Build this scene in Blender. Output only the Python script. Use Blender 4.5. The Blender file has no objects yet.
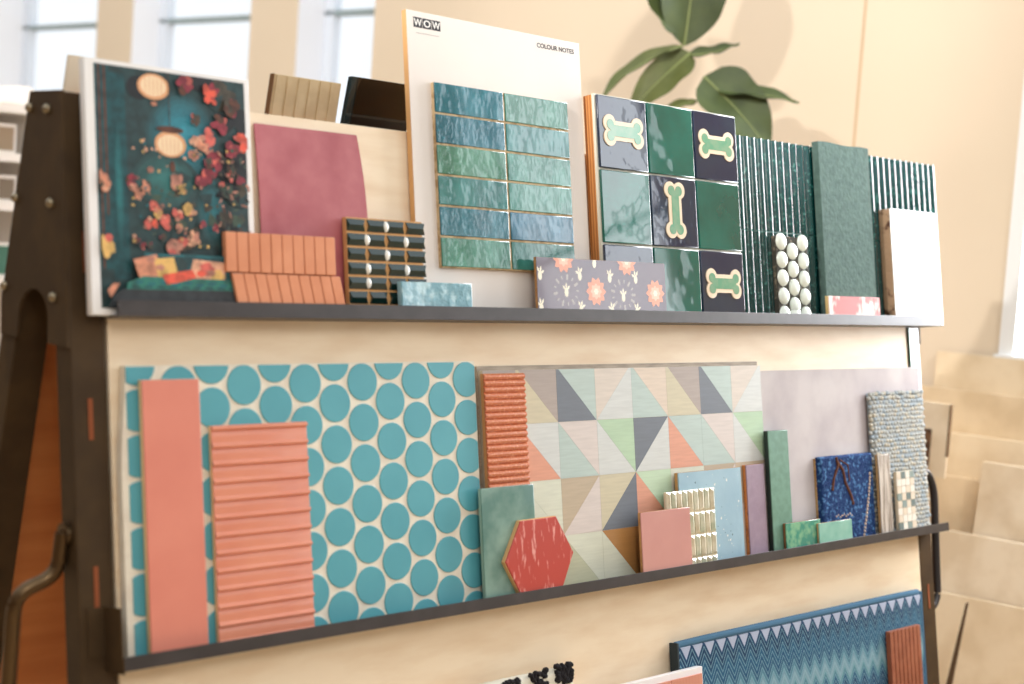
import bpy, bmesh, math, random
from mathutils import Vector, Matrix
from math import sin, cos, pi, radians
random.seed(7)
COL = bpy.context.scene.collection

# ---------------------------------------------------------------- place
TH = radians(9.598)                      # the front of the rack leans back this much
CT, ST = cos(TH), sin(TH)
FLOOR = -0.86                            # heights are measured from the middle shelf
def B(u, v, n):                          # along the rack, up the sloping board, out from the board (metres)
    return Vector((u, v*ST - n*CT, v*CT + n*ST))

# ---------------------------------------------------------------- materials
MATS = {}
def mat(name, col, rough=.5, metal=0, noise=None, bump=None, coat=0, spec=.5, wave=None, stretch=None, sheen=0):
    """noise=(scale, colour2, lo, hi)  bump=(scale, strength, distance)  wave=(axis, scale, colour2, distortion)"""
    if name in MATS: return MATS[name]
    m = bpy.data.materials.new(name); m.use_nodes = True; MATS[name] = m
    nt = m.node_tree; N = nt.nodes; L = nt.links
    b = N['Principled BSDF']
    b.inputs['Base Color'].default_value = (*col, 1); b.inputs['Roughness'].default_value = rough
    b.inputs['Metallic'].default_value = metal; b.inputs['Specular IOR Level'].default_value = spec
    b.inputs['Coat Weight'].default_value = coat; b.inputs['Coat Roughness'].default_value = .04
    if sheen: b.inputs['Sheen Weight'].default_value = sheen
    tc = N.new('ShaderNodeTexCoord'); src = tc.outputs['Object']
    if stretch:
        mp = N.new('ShaderNodeMapping'); mp.inputs['Scale'].default_value = stretch
        L.new(src, mp.inputs['Vector']); src = mp.outputs['Vector']
    cur = None
    if noise:
        t = N.new('ShaderNodeTexNoise'); t.inputs['Scale'].default_value = noise[0]; t.inputs['Detail'].default_value = 5
        L.new(src, t.inputs['Vector'])
        mr = N.new('ShaderNodeMapRange'); mr.inputs['From Min'].default_value = noise[2]; mr.inputs['From Max'].default_value = noise[3]
        L.new(t.outputs['Fac'], mr.inputs['Value'])
        mx = N.new('ShaderNodeMix'); mx.data_type = 'RGBA'
        mx.inputs['A'].default_value = (*col, 1); mx.inputs['B'].default_value = (*noise[1], 1)
        L.new(mr.outputs['Result'], mx.inputs['Factor']); cur = mx.outputs['Result']
    if wave:
        w = N.new('ShaderNodeTexWave'); w.bands_direction = wave[0]; w.inputs['Scale'].default_value = wave[1]
        w.inputs['Distortion'].default_value = wave[3]; w.inputs['Detail'].default_value = 3; w.inputs['Detail Scale'].default_value = 1.5
        L.new(src, w.inputs['Vector'])
        mx = N.new('ShaderNodeMix'); mx.data_type = 'RGBA'
        if cur: L.new(cur, mx.inputs['A'])
        else: mx.inputs['A'].default_value = (*col, 1)
        mx.inputs['B'].default_value = (*wave[2], 1); L.new(w.outputs['Fac'], mx.inputs['Factor']); cur = mx.outputs['Result']
    if cur: L.new(cur, b.inputs['Base Color'])
    if bump:
        t = N.new('ShaderNodeTexNoise'); t.inputs['Scale'].default_value = bump[0]; t.inputs['Detail'].default_value = 2
        L.new(src, t.inputs['Vector'])
        bp = N.new('ShaderNodeBump'); bp.inputs['Strength'].default_value = bump[1]; bp.inputs['Distance'].default_value = bump[2]
        L.new(t.outputs['Fac'], bp.inputs['Height']); L.new(bp.outputs['Normal'], b.inputs['Normal'])
    return m

def S(r, g, b):                          # sRGB 0-255 to linear
    f = lambda c: (c/255/12.92) if c/255 <= .04045 else ((c/255+.055)/1.055)**2.4
    return (f(r), f(g), f(b))

# ---------------------------------------------------------------- mesh builder
class MB:
    def __init__(s): s.v = []; s.f = []; s.m = []
    def poly(s, pts, mi=0):
        k = len(s.v); s.v += [tuple(p) for p in pts]; s.f.append(tuple(range(k, k+len(pts)))); s.m.append(mi)
    def box(s, u0, u1, v0, v1, n0, n1, mi=0):
        k = len(s.v)
        s.v += [(u0,v0,n0),(u1,v0,n0),(u1,v1,n0),(u0,v1,n0),(u0,v0,n1),(u1,v0,n1),(u1,v1,n1),(u0,v1,n1)]
        for q in ((0,3,2,1),(4,5,6,7),(0,1,5,4),(2,3,7,6),(1,2,6,5),(3,0,4,7)):
            s.f.append(tuple(k+i for i in q)); s.m.append(mi)
        return s
    def prism(s, pl, n0, n1, mi=0, ch=0, cap=None):       # outline in (u, v), from n0 out to n1, chamfered front rim
        c = (sum(p[0] for p in pl)/len(pl), sum(p[1] for p in pl)/len(pl)); N = len(pl); k = len(s.v)
        def inset(d):
            r = []
            for p in pl:
                q = Vector((p[0]-c[0], p[1]-c[1])); l = max(q.length, 1e-6); r.append((c[0]+q.x*(1-d/l), c[1]+q.y*(1-d/l)))
            return r
        rings = [(pl, n0), (pl, n1-ch)] + ([(inset(ch*1.2), n1)] if ch else [])
        for P, n in rings: s.v += [(p[0], p[1], n) for p in P]
        for r in range(len(rings)-1):
            for i in range(N):
                a, b = k+r*N+i, k+r*N+(i+1) % N
                s.f.append((a, b, b+N, a+N)); s.m.append(mi)
        s.f.append(tuple(k+(len(rings)-1)*N+i for i in range(N))); s.m.append(mi if cap is None else cap)
        s.f.append(tuple(k+i for i in reversed(range(N)))); s.m.append(mi)
        return s
    def grid(s, nx, ny, fn, mi=0, thick=None):            # fn(a, b) -> (u, v, n); closed at the back when thick is given
        k = len(s.v)
        for j in range(ny+1):
            for i in range(nx+1): s.v.append(tuple(fn(i/nx, j/ny)))
        ix = lambda i, j: k+j*(nx+1)+i
        for j in range(ny):
            for i in range(nx): s.f.append((ix(i,j), ix(i+1,j), ix(i+1,j+1), ix(i,j+1))); s.m.append(mi)
        if thick is not None:
            rim = [(i,0) for i in range(nx)]+[(nx,j) for j in range(ny)]+[(i,ny) for i in range(nx,0,-1)]+[(0,j) for j in range(ny,0,-1)]
            q = len(s.v)
            for (i, j) in rim:
                p = s.v[ix(i,j)]; s.v.append((p[0], p[1], thick))
            R = len(rim)
            for a in range(R):
                b = (a+1) % R; s.f.append((ix(*rim[a]), q+a, q+b, ix(*rim[b]))); s.m.append(mi)
            s.f.append(tuple(q+a for a in range(R))); s.m.append(mi)
        return s
    def dome(s, cu, cv, ru, rv, n0, h, mi=0, seg=18, rings=4):
        k = len(s.v)
        for r in range(rings):
            a = r/rings*pi/2
            for i in range(seg):
                t = 2*pi*i/seg; s.v.append((cu+ru*cos(a)*cos(t), cv+rv*cos(a)*sin(t), n0+h*sin(a)))
        s.v.append((cu, cv, n0+h))
        for r in range(rings-1):
            for i in range(seg):
                a = k+r*seg+i; b = k+r*seg+(i+1) % seg; s.f.append((a, b, b+seg, a+seg)); s.m.append(mi)
        t = k+rings*seg
        for i in range(seg): s.f.append((k+(rings-1)*seg+i, k+(rings-1)*seg+(i+1) % seg, t)); s.m.append(mi)
        s.f.append(tuple(k+i for i in reversed(range(seg)))); s.m.append(mi)
        return s
    def tube(s, pts, r, seg=14, mi=0, caps=True):
        pts = [Vector(p) for p in pts]; rr = r if isinstance(r, (list, tuple)) else [r]*len(pts); k = len(s.v)
        up = Vector((0.31, 0.17, .93))
        for i, p in enumerate(pts):
            d = (pts[min(i+1, len(pts)-1)]-pts[max(i-1, 0)]).normalized()
            a = d.cross(up).normalized(); b = d.cross(a).normalized()
            for j in range(seg):
                t = 2*pi*j/seg; s.v.append(tuple(p+(a*cos(t)+b*sin(t))*rr[i]))
        for i in range(len(pts)-1):
            for j in range(seg):
                x = k+i*seg+j; y = k+i*seg+(j+1) % seg; s.f.append((x, y, y+seg, x+seg)); s.m.append(mi)
        if caps:
            s.f.append(tuple(k+j for j in reversed(range(seg)))); s.m.append(mi)
            e = k+(len(pts)-1)*seg; s.f.append(tuple(e+j for j in range(seg))); s.m.append(mi)
        return s
    def build(s, name, mats, parent=None, org=None, world=False, bev=0, smooth=False, ang=35):
        if not isinstance(mats, (list, tuple)): mats = [mats]
        me = bpy.data.meshes.new(name)
        if world: o0 = parent.location if parent else (org or Vector((0,0,0)))
        else: o0 = Vector(parent['_o']) if parent and '_o' in parent else Vector(org or (0,0,0))
        if world: V = [Vector(p)-o0 for p in s.v]
        else: V = [Vector((p[0]-o0[0], -(p[2]-o0[2]), p[1]-o0[1])) for p in s.v]
        me.from_pydata([tuple(p) for p in V], [], s.f)
        for m in mats: me.materials.append(m)
        for p, mi in zip(me.polygons, s.m): p.material_index = mi
        bm = bmesh.new(); bm.from_mesh(me)
        bmesh.ops.recalc_face_normals(bm, faces=bm.faces)
        if bev:
            es = [e for e in bm.edges if len(e.link_faces) == 2 and e.calc_face_angle(0) > .6]
            bmesh.ops.bevel(bm, geom=es, offset=bev, segments=2, profile=.5, affect='EDGES', clamp_overlap=True)
        bm.to_mesh(me); bm.free()
        if smooth or bev:
            big = max(p.area for p in me.polygons)*.12 if bev and not smooth else 1e9
            for p in me.polygons: p.use_smooth = True
            me.set_sharp_from_angle(angle=radians(ang))
            for p in me.polygons:
                if p.area >= big: p.use_smooth = False
        o = bpy.data.objects.new(name, me); COL.objects.link(o)
        if parent:
            o.parent = parent
            if '_o' in parent: o['_o'] = parent['_o']
        return o

def tag(o, label, cat, group=None):
    o['label'] = label; o['category'] = cat
    if group: o['group'] = group
    return o
def item(name, label, cat, u, v, n, group=None):          # an Empty at the foot of a sample that stands against the board
    o = bpy.data.objects.new(name, None); COL.objects.link(o); o.empty_display_size = .03
    o.location = B(u, v, n); o.rotation_euler = (-TH, 0, 0); o['_o'] = (u, v, n)
    return tag(o, label, cat, group)
def solo(mb, name, label, cat, mats, u, v, n, group=None, **k):   # a sample that is a single mesh
    o = mb.build(name, mats, None, org=(u, v, n), **k); o.location = B(u, v, n); o.rotation_euler = (-TH, 0, 0)
    return tag(o, label, cat, group)
def thing(name, label, cat, loc, group=None):
    o = bpy.data.objects.new(name, None); COL.objects.link(o); o.location = loc; o.empty_display_size = .1
    return tag(o, label, cat, group)
def struct(o): o['kind'] = 'structure'; return o
def clip(pl, u0, u1, v0, v1):
    for ax, lim, sg in ((0,u0,1),(0,u1,-1),(1,v0,1),(1,v1,-1)):
        out = []
        for i in range(len(pl)):
            a, b = pl[i], pl[(i+1) % len(pl)]; da, db = (a[ax]-lim)*sg, (b[ax]-lim)*sg
            if da >= 0: out.append(a)
            if (da >= 0) != (db >= 0):
                t = da/(da-db); out.append((a[0]+(b[0]-a[0])*t, a[1]+(b[1]-a[1])*t))
        pl = out
        if len(pl) < 3: return []
    return pl
def ell(cu, cv, ru, rv, n=24, rot=0, wob=0, lob=5):
    r = []
    for i in range(n):
        t = 2*pi*i/n; k = 1+wob*cos(lob*t); x, y = ru*k*cos(t), rv*k*sin(t)
        r.append((cu+x*cos(rot)-y*sin(rot), cv+x*sin(rot)+y*cos(rot)))
    return r

# ---------------------------------------------------------------- shared materials
M_ply = mat('birch_plywood', S(244,224,194), .5, noise=(6, S(232,206,172), .40, .72), stretch=(1,1,5), bump=(40,.05,.001))
M_plyedge = mat('plywood_edge', S(214,160,100), .6, wave=('Z', 60, S(170,112,60), .5))
M_steel = mat('dark_steel', S(74,56,34), .6, metal=0, spec=.2, noise=(12, S(64,48,30), .4, .6))
M_shelf = mat('charcoal_powder_coat', S(62,56,54), .38, noise=(20, S(54,48,46), .4, .6), spec=.5)
M_bronze = mat('worn_bronze', S(96,76,52), .32, metal=.85)
M_bolt = mat('bolt_steel', S(150,135,110), .3, metal=.9)
M_blacksteel = mat('black_steel', S(48,44,44), .4, metal=.3)

# ================================================================= DISPLAY RACK
RK = thing('display_rack', 'tall dark steel A-frame display rack with birch boards and three narrow shelves', 'display rack', (1.14, .1, FLOOR))
def rb(u0,u1,v0,v1,n0,n1):
    m = MB(); m.box(u0,u1,v0,v1,n0,n1); m.v = [tuple(B(*p)) for p in m.v]; return m
VB = (FLOOR+.002)/CT + .0
def leg_front(u0, u1, slots):
    m = MB()
    m.box(u0,u1,VB,.917,-.05,0)
    m.v = [tuple(B(*p)) for p in m.v]
    for i, p in enumerate(m.v):
        if p[2] < FLOOR+.05: m.v[i] = (p[0], p[1], FLOOR)
    o = m.build('leg', M_steel, RK, world=True, bev=.003)
    for v0 in slots:
        s = rb((u0+u1)/2-.004, (u0+u1)/2+.004, v0-.033, v0+.033, -.0005, .0012)
        s.build('slot', mat('slot_opening', S(150,82,38), .8), o, world=False) if False else None
        sl = MB(); sl.v = [tuple(p) for p in s.v]; sl.f = s.f; sl.m = s.m
        q = sl.build('slot', mat('slot_opening', S(140,72,34), .8), None, world=True, org=RK.location)
        q.parent = o
    return o
LF = leg_front(-.147, -.086, (.393, .127, .66, -.14, -.4))
RF = leg_front(2.322, 2.385, (-.18, -.45))
def yr(z): return .249 + (.902-z)*.2                      # the rear of the rack leans the other way
for x0, x1 in ((-.147,-.088),(2.322,2.385)):
    m = MB(); m.v = []
    def R4(z): return [(x0,yr(z)-.055,z),(x1,yr(z)-.055,z),(x1,yr(z),z),(x0,yr(z),z)]
    m.v = R4(FLOOR)+R4(.9); m.f = [(0,3,2,1),(4,5,6,7),(0,1,5,4),(1,2,6,5),(2,3,7,6),(3,0,4,7)]; m.m = [0]*6
    m.build('leg', M_steel, RK, world=True, bev=.003)
# boards
rb(-.0815, 2.318, -.62, .921, -.012, 0).build('front_board', M_ply, RK, world=True, bev=.001)
m = MB(); z0, z1 = -.62, .905
m.v = [(-.08,yr(z0)-.02,z0),(2.318,yr(z0)-.02,z0),(2.318,yr(z0)-.006,z0),(-.08,yr(z0)-.006,z0),(-.08,yr(z1)-.02,z1),(2.318,yr(z1)-.02,z1),(2.318,yr(z1)-.006,z1),(-.08,yr(z1)-.006,z1)]
m.f = [(0,3,2,1),(4,5,6,7),(0,1,5,4),(1,2,6,5),(2,3,7,6),(3,0,4,7)]; m.m = [0]*6
m.build('rear_board', mat('amber_plywood', S(206,130,70), .6, noise=(3, S(190,112,56), .35, .7), stretch=(1,1,9)), RK, world=True)
# gusset plates with arch
for x0, x1 in ((-.153,-.147),(2.385,2.391)):
    out = [(.146,.905),(.252,.905)]                                   # (y, z)
    out += [(.322,.555),(.268,.52)]
    arch = [(.205+.052*cos(t), .535+.05*sin(t)) for t in [pi*i/10 for i in range(11)]]
    out += [(.263,.50)]+arch[0:]+[(.148,.50)]
    out += [(.098,.50),(.094,.555)]
    out = [(.146,.905),(.252,.905),(.322,.560),(.318,.50),(.260,.50)]+arch+[(.150,.50),(.085,.50)]
    m = MB(); N = len(out)
    m.v = [(x0,y,z) for y,z in out]+[(x1,y,z) for y,z in out]
    m.f = [tuple(range(N)), tuple(reversed(range(N,2*N)))]+[(i,(i+1)%N,(i+1)%N+N,i+N) for i in range(N)]; m.m = [0]*(N+2)
    g = m.build('gusset_plate', M_steel, RK, world=True)
    for (y,z) in ((.246,.878),(.184,.875),(.282,.730),(.158,.725),(.308,.582),(.134,.576)):
        bo = MB(); k = -1 if x0 < 0 else 1; xs = x0 if x0 < 0 else x1
        bo.tube([(xs,y,z),(xs+k*.004,y,z),(xs+k*.007,y,z),(xs+k*.010,y,z)], [.008,.008,.0062,.001], 12)
        q = bo.build('bolt', M_bolt, None, world=True, org=RK.location, smooth=True); q.parent = g
# side handles
def arc_path(P, rad=.03, n=6):
    P = [Vector(p) for p in P]; out = [P[0]]
    for i in range(1, len(P)-1):
        a = (P[i-1]-P[i]).normalized(); b = (P[i+1]-P[i]).normalized(); r = min(rad, (P[i-1]-P[i]).length*.45, (P[i+1]-P[i]).length*.45)
        p0, p1 = P[i]+a*r, P[i]+b*r
        for k in range(n+1):
            t = k/n; out.append(p0*(1-t)**2+P[i]*2*t*(1-t)+p1*t*t)
    return out+[P[-1]]
hp = [(-.156,.064,.208),(-.160,.066,.140),(-.226,.075,.116),(-.231,.085,-.30),(-.165,.12,-.335),(-.158,.12,-.40)]
h = MB(); h.tube(arc_path(hp,.03), .012, 14)
h.tube([(-.147,.064,.205),(-.157,.064,.205)], .019, 16); h.tube([(-.147,.12,-.345),(-.157,.12,-.345)], .019, 16)
h.tube([(-.156,.064,.207),(-.162,.064,.207)], .007, 10)
h.build('side_handle', M_bronze, RK, world=True, smooth=True)
hp = [B(2.37,.160,-.02), B(2.425,.150,-.02), B(2.447,.10,-.02), B(2.432,-.185,-.02), B(2.41,-.215,-.02), B(2.37,-.218,-.02)]
h = MB(); h.tube(arc_path(hp,.028), .011, 14); h.build('side_handle', M_blacksteel, RK, world=True, smooth=True)
# shelves: folded steel ledge with upturned lip
def shelf(u0, u1, v0, hh, bracket):
    m = MB(); t = .0022; d = .060
    prof = [(0,v0+t),(0,v0),(d,v0),(d,v0+hh),(d-t,v0+hh),(d-t,v0+t)]
    N = len(prof); m.v = [tuple(B(u0,v,n)) for n,v in prof]+[tuple(B(u1,v,n)) for n,v in prof]
    m.f = [tuple(range(N)), tuple(reversed(range(N,2*N)))]+[(i,(i+1)%N,(i+1)%N+N,i+N) for i in range(N)]; m.m = [0]*(N+2)
    o = m.build('shelf', M_shelf, RK, world=True, bev=.0006)
    if bracket:
        b = rb(u0-.002, u0, v0-.004, v0+.098, 0, .056); c = rb(u0-.002,u0,v0-.004,v0+.022,.056,.060); w = rb(u0-.03,u0,v0+.02,v0+.098,0,.003)
        for x in (c, w):
            k = len(b.v); b.v += x.v; b.f += [tuple(i+k for i in f) for f in x.f]; b.m += x.m
        q = b.build('shelf_bracket', M_steel, None, world=True, org=RK.location); q.parent = o
    return o
shelf(-.1045, 2.378, -.0025, .0225, True)
shelf(-.0955, 2.405, .553, .026, False)
shelf(-.1045, 2.367, -.560, .0225, True)
SL, SU = .0008, .5562                                     # heights of the shelf floors up the board

# ================================================================= MIDDLE SHELF, LEFT TO RIGHT
def glossy(name, c, c2, rough=.12, sc=6, bump=None, coat=.6): return mat(name, c, rough, noise=(sc, c2, .35, .65), bump=bump, coat=coat)
# --- big sheet of round turquoise tiles
t = item('round_tile_panel', 'large cream panel of round turquoise tiles at left of the middle shelf', 'tile sample', .32, SL, .004)
m = MB(); m.grid(24, 24, lambda a, b: (-.072+a*.770, SL+b*.4755, .0195 - .0), thick=.004)
# the left rim of the sheet bows a little
for i, p in enumerate(m.v):
    if p[0] < -.03:
        w = max(0, (p[1]-.30)/.18); m.v[i] = (p[0]-.004+.012*sin(w*pi/2)**2, p[1], p[2])
m.build('backing', mat('cream_grout', S(238,228,208), .7, noise=(30, S(228,216,196), .4, .6)), t)
m = MB(); q = .0740; ch = q*.8660254
for i in range(-6, 7):
    for j in range(-4, 8):
        cu, cv = (-.0445 if i == -6 else .3536+i*ch), .4037-j*q+(q/2 if i % 2 else 0)
        pl = clip(ell(cu, cv, .0342, .0342, 40), -.0635, .697, SL+.001, .4745)
        if len(pl) > 2: m.prism(pl, .0194, .0215, ch=.0008)
m.build('round_tiles', mat('turquoise_matt_glaze', S(80,156,168), .35, noise=(9, S(90,166,176), .3, .7)), t, smooth=True, ang=30)
# --- tall smooth peach tile
t = item('peach_tile', 'tall smooth peach tile at the left end of the middle shelf', 'tile sample', .01, SL, .023)
MB().box(-.0435,.0640,SL,.4525,.023,.031).build('body', mat('cream_bisque', S(232,196,144), .7), t, bev=.0008)
MB().box(-.043,.0635,SL,.452,.031,.035).build('glaze', mat('peach_glaze', S(226,140,118), .35, noise=(7, S(218,130,110), .35, .65), coat=.2), t, bev=.0012)
# --- ribbed peach tile
t = item('ribbed_peach_tile', 'peach tile with wide horizontal ridges in front of the turquoise circles', 'tile sample', .18, SL, .023)
MB().box(.085,.280,SL,.3735,.023,.029).build('body', mat('cream_bisque', S(232,196,144), .7), t, bev=.0008)
m = MB(); P = .0297; v = .3735; prof = []
while v > SL+.004:
    for dv, dn in ((0,.0036),(.0012,.0046),(.0022,.0066),(.0040,.0076),(.0060,.0074),(.0076,.0060),(.0086,.0036),(.0096,.0016),(.0108,.0030),(.020,.0034),(.028,.0036)):
        if v-dv > SL: prof.append((v-dv, .029+dn))
    v -= P
prof.append((SL, .0295))
m.v = [(.0853,a,b) for a,b in prof]+[(.2797,a,b) for a,b in prof]; N = len(prof)
m.f = [(i,i+1,i+1+N,i+N) for i in range(N-1)]; m.m = [0]*(N-1)
k = len(m.v); m.v += [(.0853,.3735,.0285),(.0853,SL,.0285),(.2797,.3735,.0285),(.2797,SL,.0285)]
m.f += [tuple(range(N))+(k+1,k), tuple(range(N,2*N))+(k+3,k+2)]; m.m += [0,0]
m.build('ridged_glaze', mat('peach_gloss', S(228,148,118), .16, noise=(10, S(220,136,108), .35, .65), coat=.7), t, smooth=True, ang=50)
# --- geometric wood-look panel, with a darker board behind it
solo(MB().box(.716,1.632,SL,.4665,.0005,.006), 'taupe_board', 'thin taupe board peeking out above the coloured triangle panel', 'board sample',
     mat('taupe_wood', S(172,156,136), .6, noise=(20,S(150,136,118),.4,.6), stretch=(1,1,8)), 1.17, SL, .0005, bev=.0006)
cols = dict(slate=S(108,114,122), aqua=S(180,196,188), beige=S(212,200,186), peachb=S(216,198,178), pgrey=S(206,208,203), taupe=S(170,156,146), khaki=S(202,192,162),
            orange=S(218,154,126), pink=S(212,200,192), green=S(176,202,168), pale=S(212,214,194), greend=S(190,212,180), brown=S(178,128,72), dark=S(128,94,58), tan=S(188,170,144), olive=S(188,188,158))
keys = list(cols)
def wood(k):
    c = cols[k]; d = tuple(x*.90 for x in c)
    return mat('triangle_'+k, c, .5, noise=(14, d, .35, .7), stretch=(1.2,1,14))
cell = {(-2,0):('\\','taupe','khaki'),(-1,0):('\\','taupe','khaki'),(0,0):('\\','aqua','slate'),(1,0):('/','beige','pgrey'),(2,0):('\\','peachb','aqua'),(3,0):('\\','taupe','khaki'),(4,0):('\\','aqua','slate'),(5,0):('/','beige','pgrey'),
 (-2,1):('/','slate','pgrey'),(-1,1):('\\','pgrey','orange'),(0,1):('\\','pink','aqua'),(1,1):('\\','green','pgrey'),(2,1):('/','slate','pgrey'),(3,1):('\\','aqua','orange'),(4,1):('\\','pink','aqua'),(5,1):('\\','green','pgrey'),
 (-2,2):('\\','green','orange'),(-1,2):('\\','pale','pale'),(0,2):('/','tan','pink'),(1,2):('/','khaki','slate'),(2,2):('\\','greend','orange'),(3,2):('\\','pale','pale'),(4,2):('/','tan','pink'),(5,2):('/','tan','pink'),
 (-2,3):('\\','pink','slate'),(-1,3):('/','pale','olive'),(0,3):('\\','pale','olive'),(1,3):('\\','brown','pale'),(2,3):('\\','dark','dark'),(3,3):('/','khaki','slate'),(4,3):('\\','aqua','slate'),(5,3):('/','beige','pink')}
m = MB(); s = .1168; u00 = .9265; v00 = .3477; lim = (.719, 1.6255, SL, .457)
m.box(lim[0], lim[1], SL, .457, .0065, .0182, len(keys))
for (i, j), (d, a, b) in cell.items():
    x0, x1 = u00+i*s, u00+(i+1)*s; yt, yb = v00+(1-j)*s, v00-j*s
    if d == '\\': ta = [(x0,yt),(x1,yt),(x1,yb)]; tb = [(x0,yt),(x0,yb),(x1,yb)]
    else: ta = [(x0,yt),(x1,yt),(x0,yb)]; tb = [(x1,yt),(x1,yb),(x0,yb)]
    for tri, kk in ((ta,a),(tb,b)):
        pl = clip(tri, *lim)
        if len(pl) > 2:
            c = (sum(p[0] for p in pl)/len(pl), sum(p[1] for p in pl)/len(pl))
            m.prism([(c[0]+(p[0]-c[0])*.994, c[1]+(p[1]-c[1])*.994) for p in pl], .0182, .0190, keys.index(kk))
solo(m, 'triangle_panel', 'wide wood-look panel patterned with pastel triangles on the middle shelf', 'board sample',
     [wood(k) for k in keys]+[mat('panel_core', S(205,196,180), .6)], 1.17, SL, .0065)
# --- corrugated terracotta tile
t = item('corrugated_tile', 'narrow glossy terracotta tile with fine horizontal corrugations', 'tile sample', .765, SL, .0205)
MB().box(.7115,.823,SL,.4505,.0205,.028).build('body', mat('ochre_bisque', S(206,150,96), .7), t)
m = MB(); P = .01275; nr = int((.4505-SL)/P); prof = []
for i in range(nr):
    for k in range(8):
        a = k/8*pi; prof.append((.4505-P*(i+k/8), .0282+.0055*abs(sin(a))**.75))
prof.append((.4505-P*nr, .0282)); N = len(prof)
m.v = [(.7115,a,b) for a,b in prof]+[(.823,a,b) for a,b in prof]+[(.7115,.4505,.0278),(.7115,prof[-1][0],.0278),(.823,.4505,.0278),(.823,prof[-1][0],.0278)]
m.f = [(i,i+1,i+1+N,i+N) for i in range(N-1)]+[tuple(range(N))+(2*N+1,2*N), tuple(range(N,2*N))+(2*N+3,2*N+2)]; m.m = [0]*(N+1)
m.build('corrugated_glaze', mat('terracotta_gloss', S(200,112,72), .2, noise=(170,S(220,140,100),.5,.66), bump=(170,.3,.001), coat=.8), t, smooth=True, ang=50)
# --- green marbled tile, hexagon
def rect_tile(name, label, u0, u1, v1, n0, n1, glz, side, v0=SL, gl=.003, cat='tile sample', bev=.001):
    t = item(name, label, cat, (u0+u1)/2, v0, n0)
    MB().box(u0,u1,v0,v1,n0,n1-gl).build('body', side, t, bev=.0006)
    MB().box(u0+.0003,u1-.0003,v0,v1-.0002,n1-gl,n1).build('glaze', glz, t, bev=bev)
    return t
M_bisq = mat('tan_bisque', S(196,146,92), .75, noise=(60,S(178,126,76),.4,.6))
rect_tile('green_marble_tile', 'smoky green marble-look tile behind the red hexagon', .677, .8215, .2275, .036, .0445,
    mat('green_marble', S(140,172,158), .18, noise=(11,S(88,128,118),.36,.60), coat=.6), mat('green_marble_side', S(150,178,160), .4))
hexp = [(.768,.159),(.870,.160),(.916,.083),(.884,.017),(.763,.018),(.722,.082)]
hexp = [(p[0], p[1]-.0165) for p in hexp]
hexp = [(.768,.159),(.870,.160),(.916,.083),(.872,SL),(.768,SL),(.722,.082)]
t = item('red_hexagon_tile', 'thick coral red hexagonal tile with pale streaks', 'tile sample', .82, SL, .0452)
m = MB(); m.prism(hexp, .0452, .0535); m.build('body', mat('sand_bisque', S(222,178,120), .75), t)
m = MB(); m.prism([(.819+(p[0]-.819)*.985, .08+(p[1]-.08)*.985) for p in hexp], .0535, .0565, ch=.001)
m.build('glaze', mat('coral_streaked_glaze', S(184,62,50), .3, noise=(60,S(226,156,146),.57,.68), stretch=(1.6,1,.45), bump=(30,.15,.002), coat=.4), t)
# --- pink, glass mosaic, pale blue, mauve
rect_tile('pink_tile', 'small smooth blush pink tile leaning at the front', 1.126, 1.291, .1455, .0475, .056, mat('blush_glaze', S(204,148,138), .25, noise=(5,S(196,138,130),.4,.6), coat=.4), M_bisq)
t = item('glass_mosaic', 'pearly cream glass brick mosaic between the pink and pale blue tiles', 'mosaic sample', 1.31, SL, .0375)
MB().box(1.226,1.397,SL,.1815,.0375,.041).build('mesh_backing', mat('mosaic_grout', S(222,210,184), .7), t)
m = MB(); rows, cc = 4, 9; rh, cw = .0505, .171/9
for r in range(rows):
    vt = .181-r*rh; vb = max(vt-rh+.004, SL)
    for c in range(cc):
        a = 1.2265+c*cw+.0012; b = 1.2265+(c+1)*cw-.0012; k = len(m.v); mu = (a+b)/2
        m.v += [(a,vb,.041),(b,vb,.041),(b,vt,.041),(a,vt,.041),(a,vb,.043),(b,vb,.043),(b,vt,.043),(a,vt,.043),(mu,vb+.006,.0468),(mu,vt-.006,.0468)]
        for q4 in ((0,1,5,4),(1,2,6,5),(2,3,7,6),(3,0,4,7),(0,3,2,1)): m.f.append(tuple(k+x for x in q4)); m.m.append((c+r) % 2)
        for q4 in ((4,5,8),(5,6,9,8),(6,7,9),(7,4,8,9)): m.f.append(tuple(k+x for x in q4)); m.m.append((c+r) % 2)
m.build('glass_bricks', [mat('pearl_glass', S(232,222,198), .08, noise=(30,S(206,194,164),.4,.6), coat=1), mat('pearl_glass_light', S(232,228,206), .08, noise=(30,S(190,196,170),.4,.6), coat=1)], t)
t = item('pale_blue_tile', 'pale blue stone-look tile with small pits', 'tile sample', 1.39, SL, .0255)
MB().box(1.280,1.505,SL,.2205,.0255,.034).build('body', M_bisq, t, bev=.0006)
m = MB(); m.box(1.2803,1.5047,SL,.2203,.034,.037)
for k in range(70):
    a = random.uniform(1.31,1.495); b = random.uniform(.012,.212)
    if random.random() < .35: b = random.uniform(.012,.12)
    r = random.choice((.0010,.0015,.0026)); m.poly([(x,y,.03706) for x,y in ell(a,b,r*random.uniform(.7,1.4),r,7,random.random()*3,.25,3)], 1+k % 2)
m.build('glaze', [mat('pale_blue_stone', S(160,190,202), .45, noise=(8,S(144,176,192),.35,.65), bump=(60,.15,.002)), mat('pit_dark', S(96,116,126), .8), mat('pit_light', S(226,226,216), .8)], t)
rect_tile('mauve_tile', 'narrow mauve tile with a rough orange edge, right of the pale blue tile', 1.5335, 1.603, .2235, .0205, .0315,
    mat('mauve_glaze', S(156,134,150), .45, noise=(50,S(148,126,142),.4,.6)), mat('rust_bisque', S(196,128,74), .8, noise=(50,S(110,48,26),.56,.66)))
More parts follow.
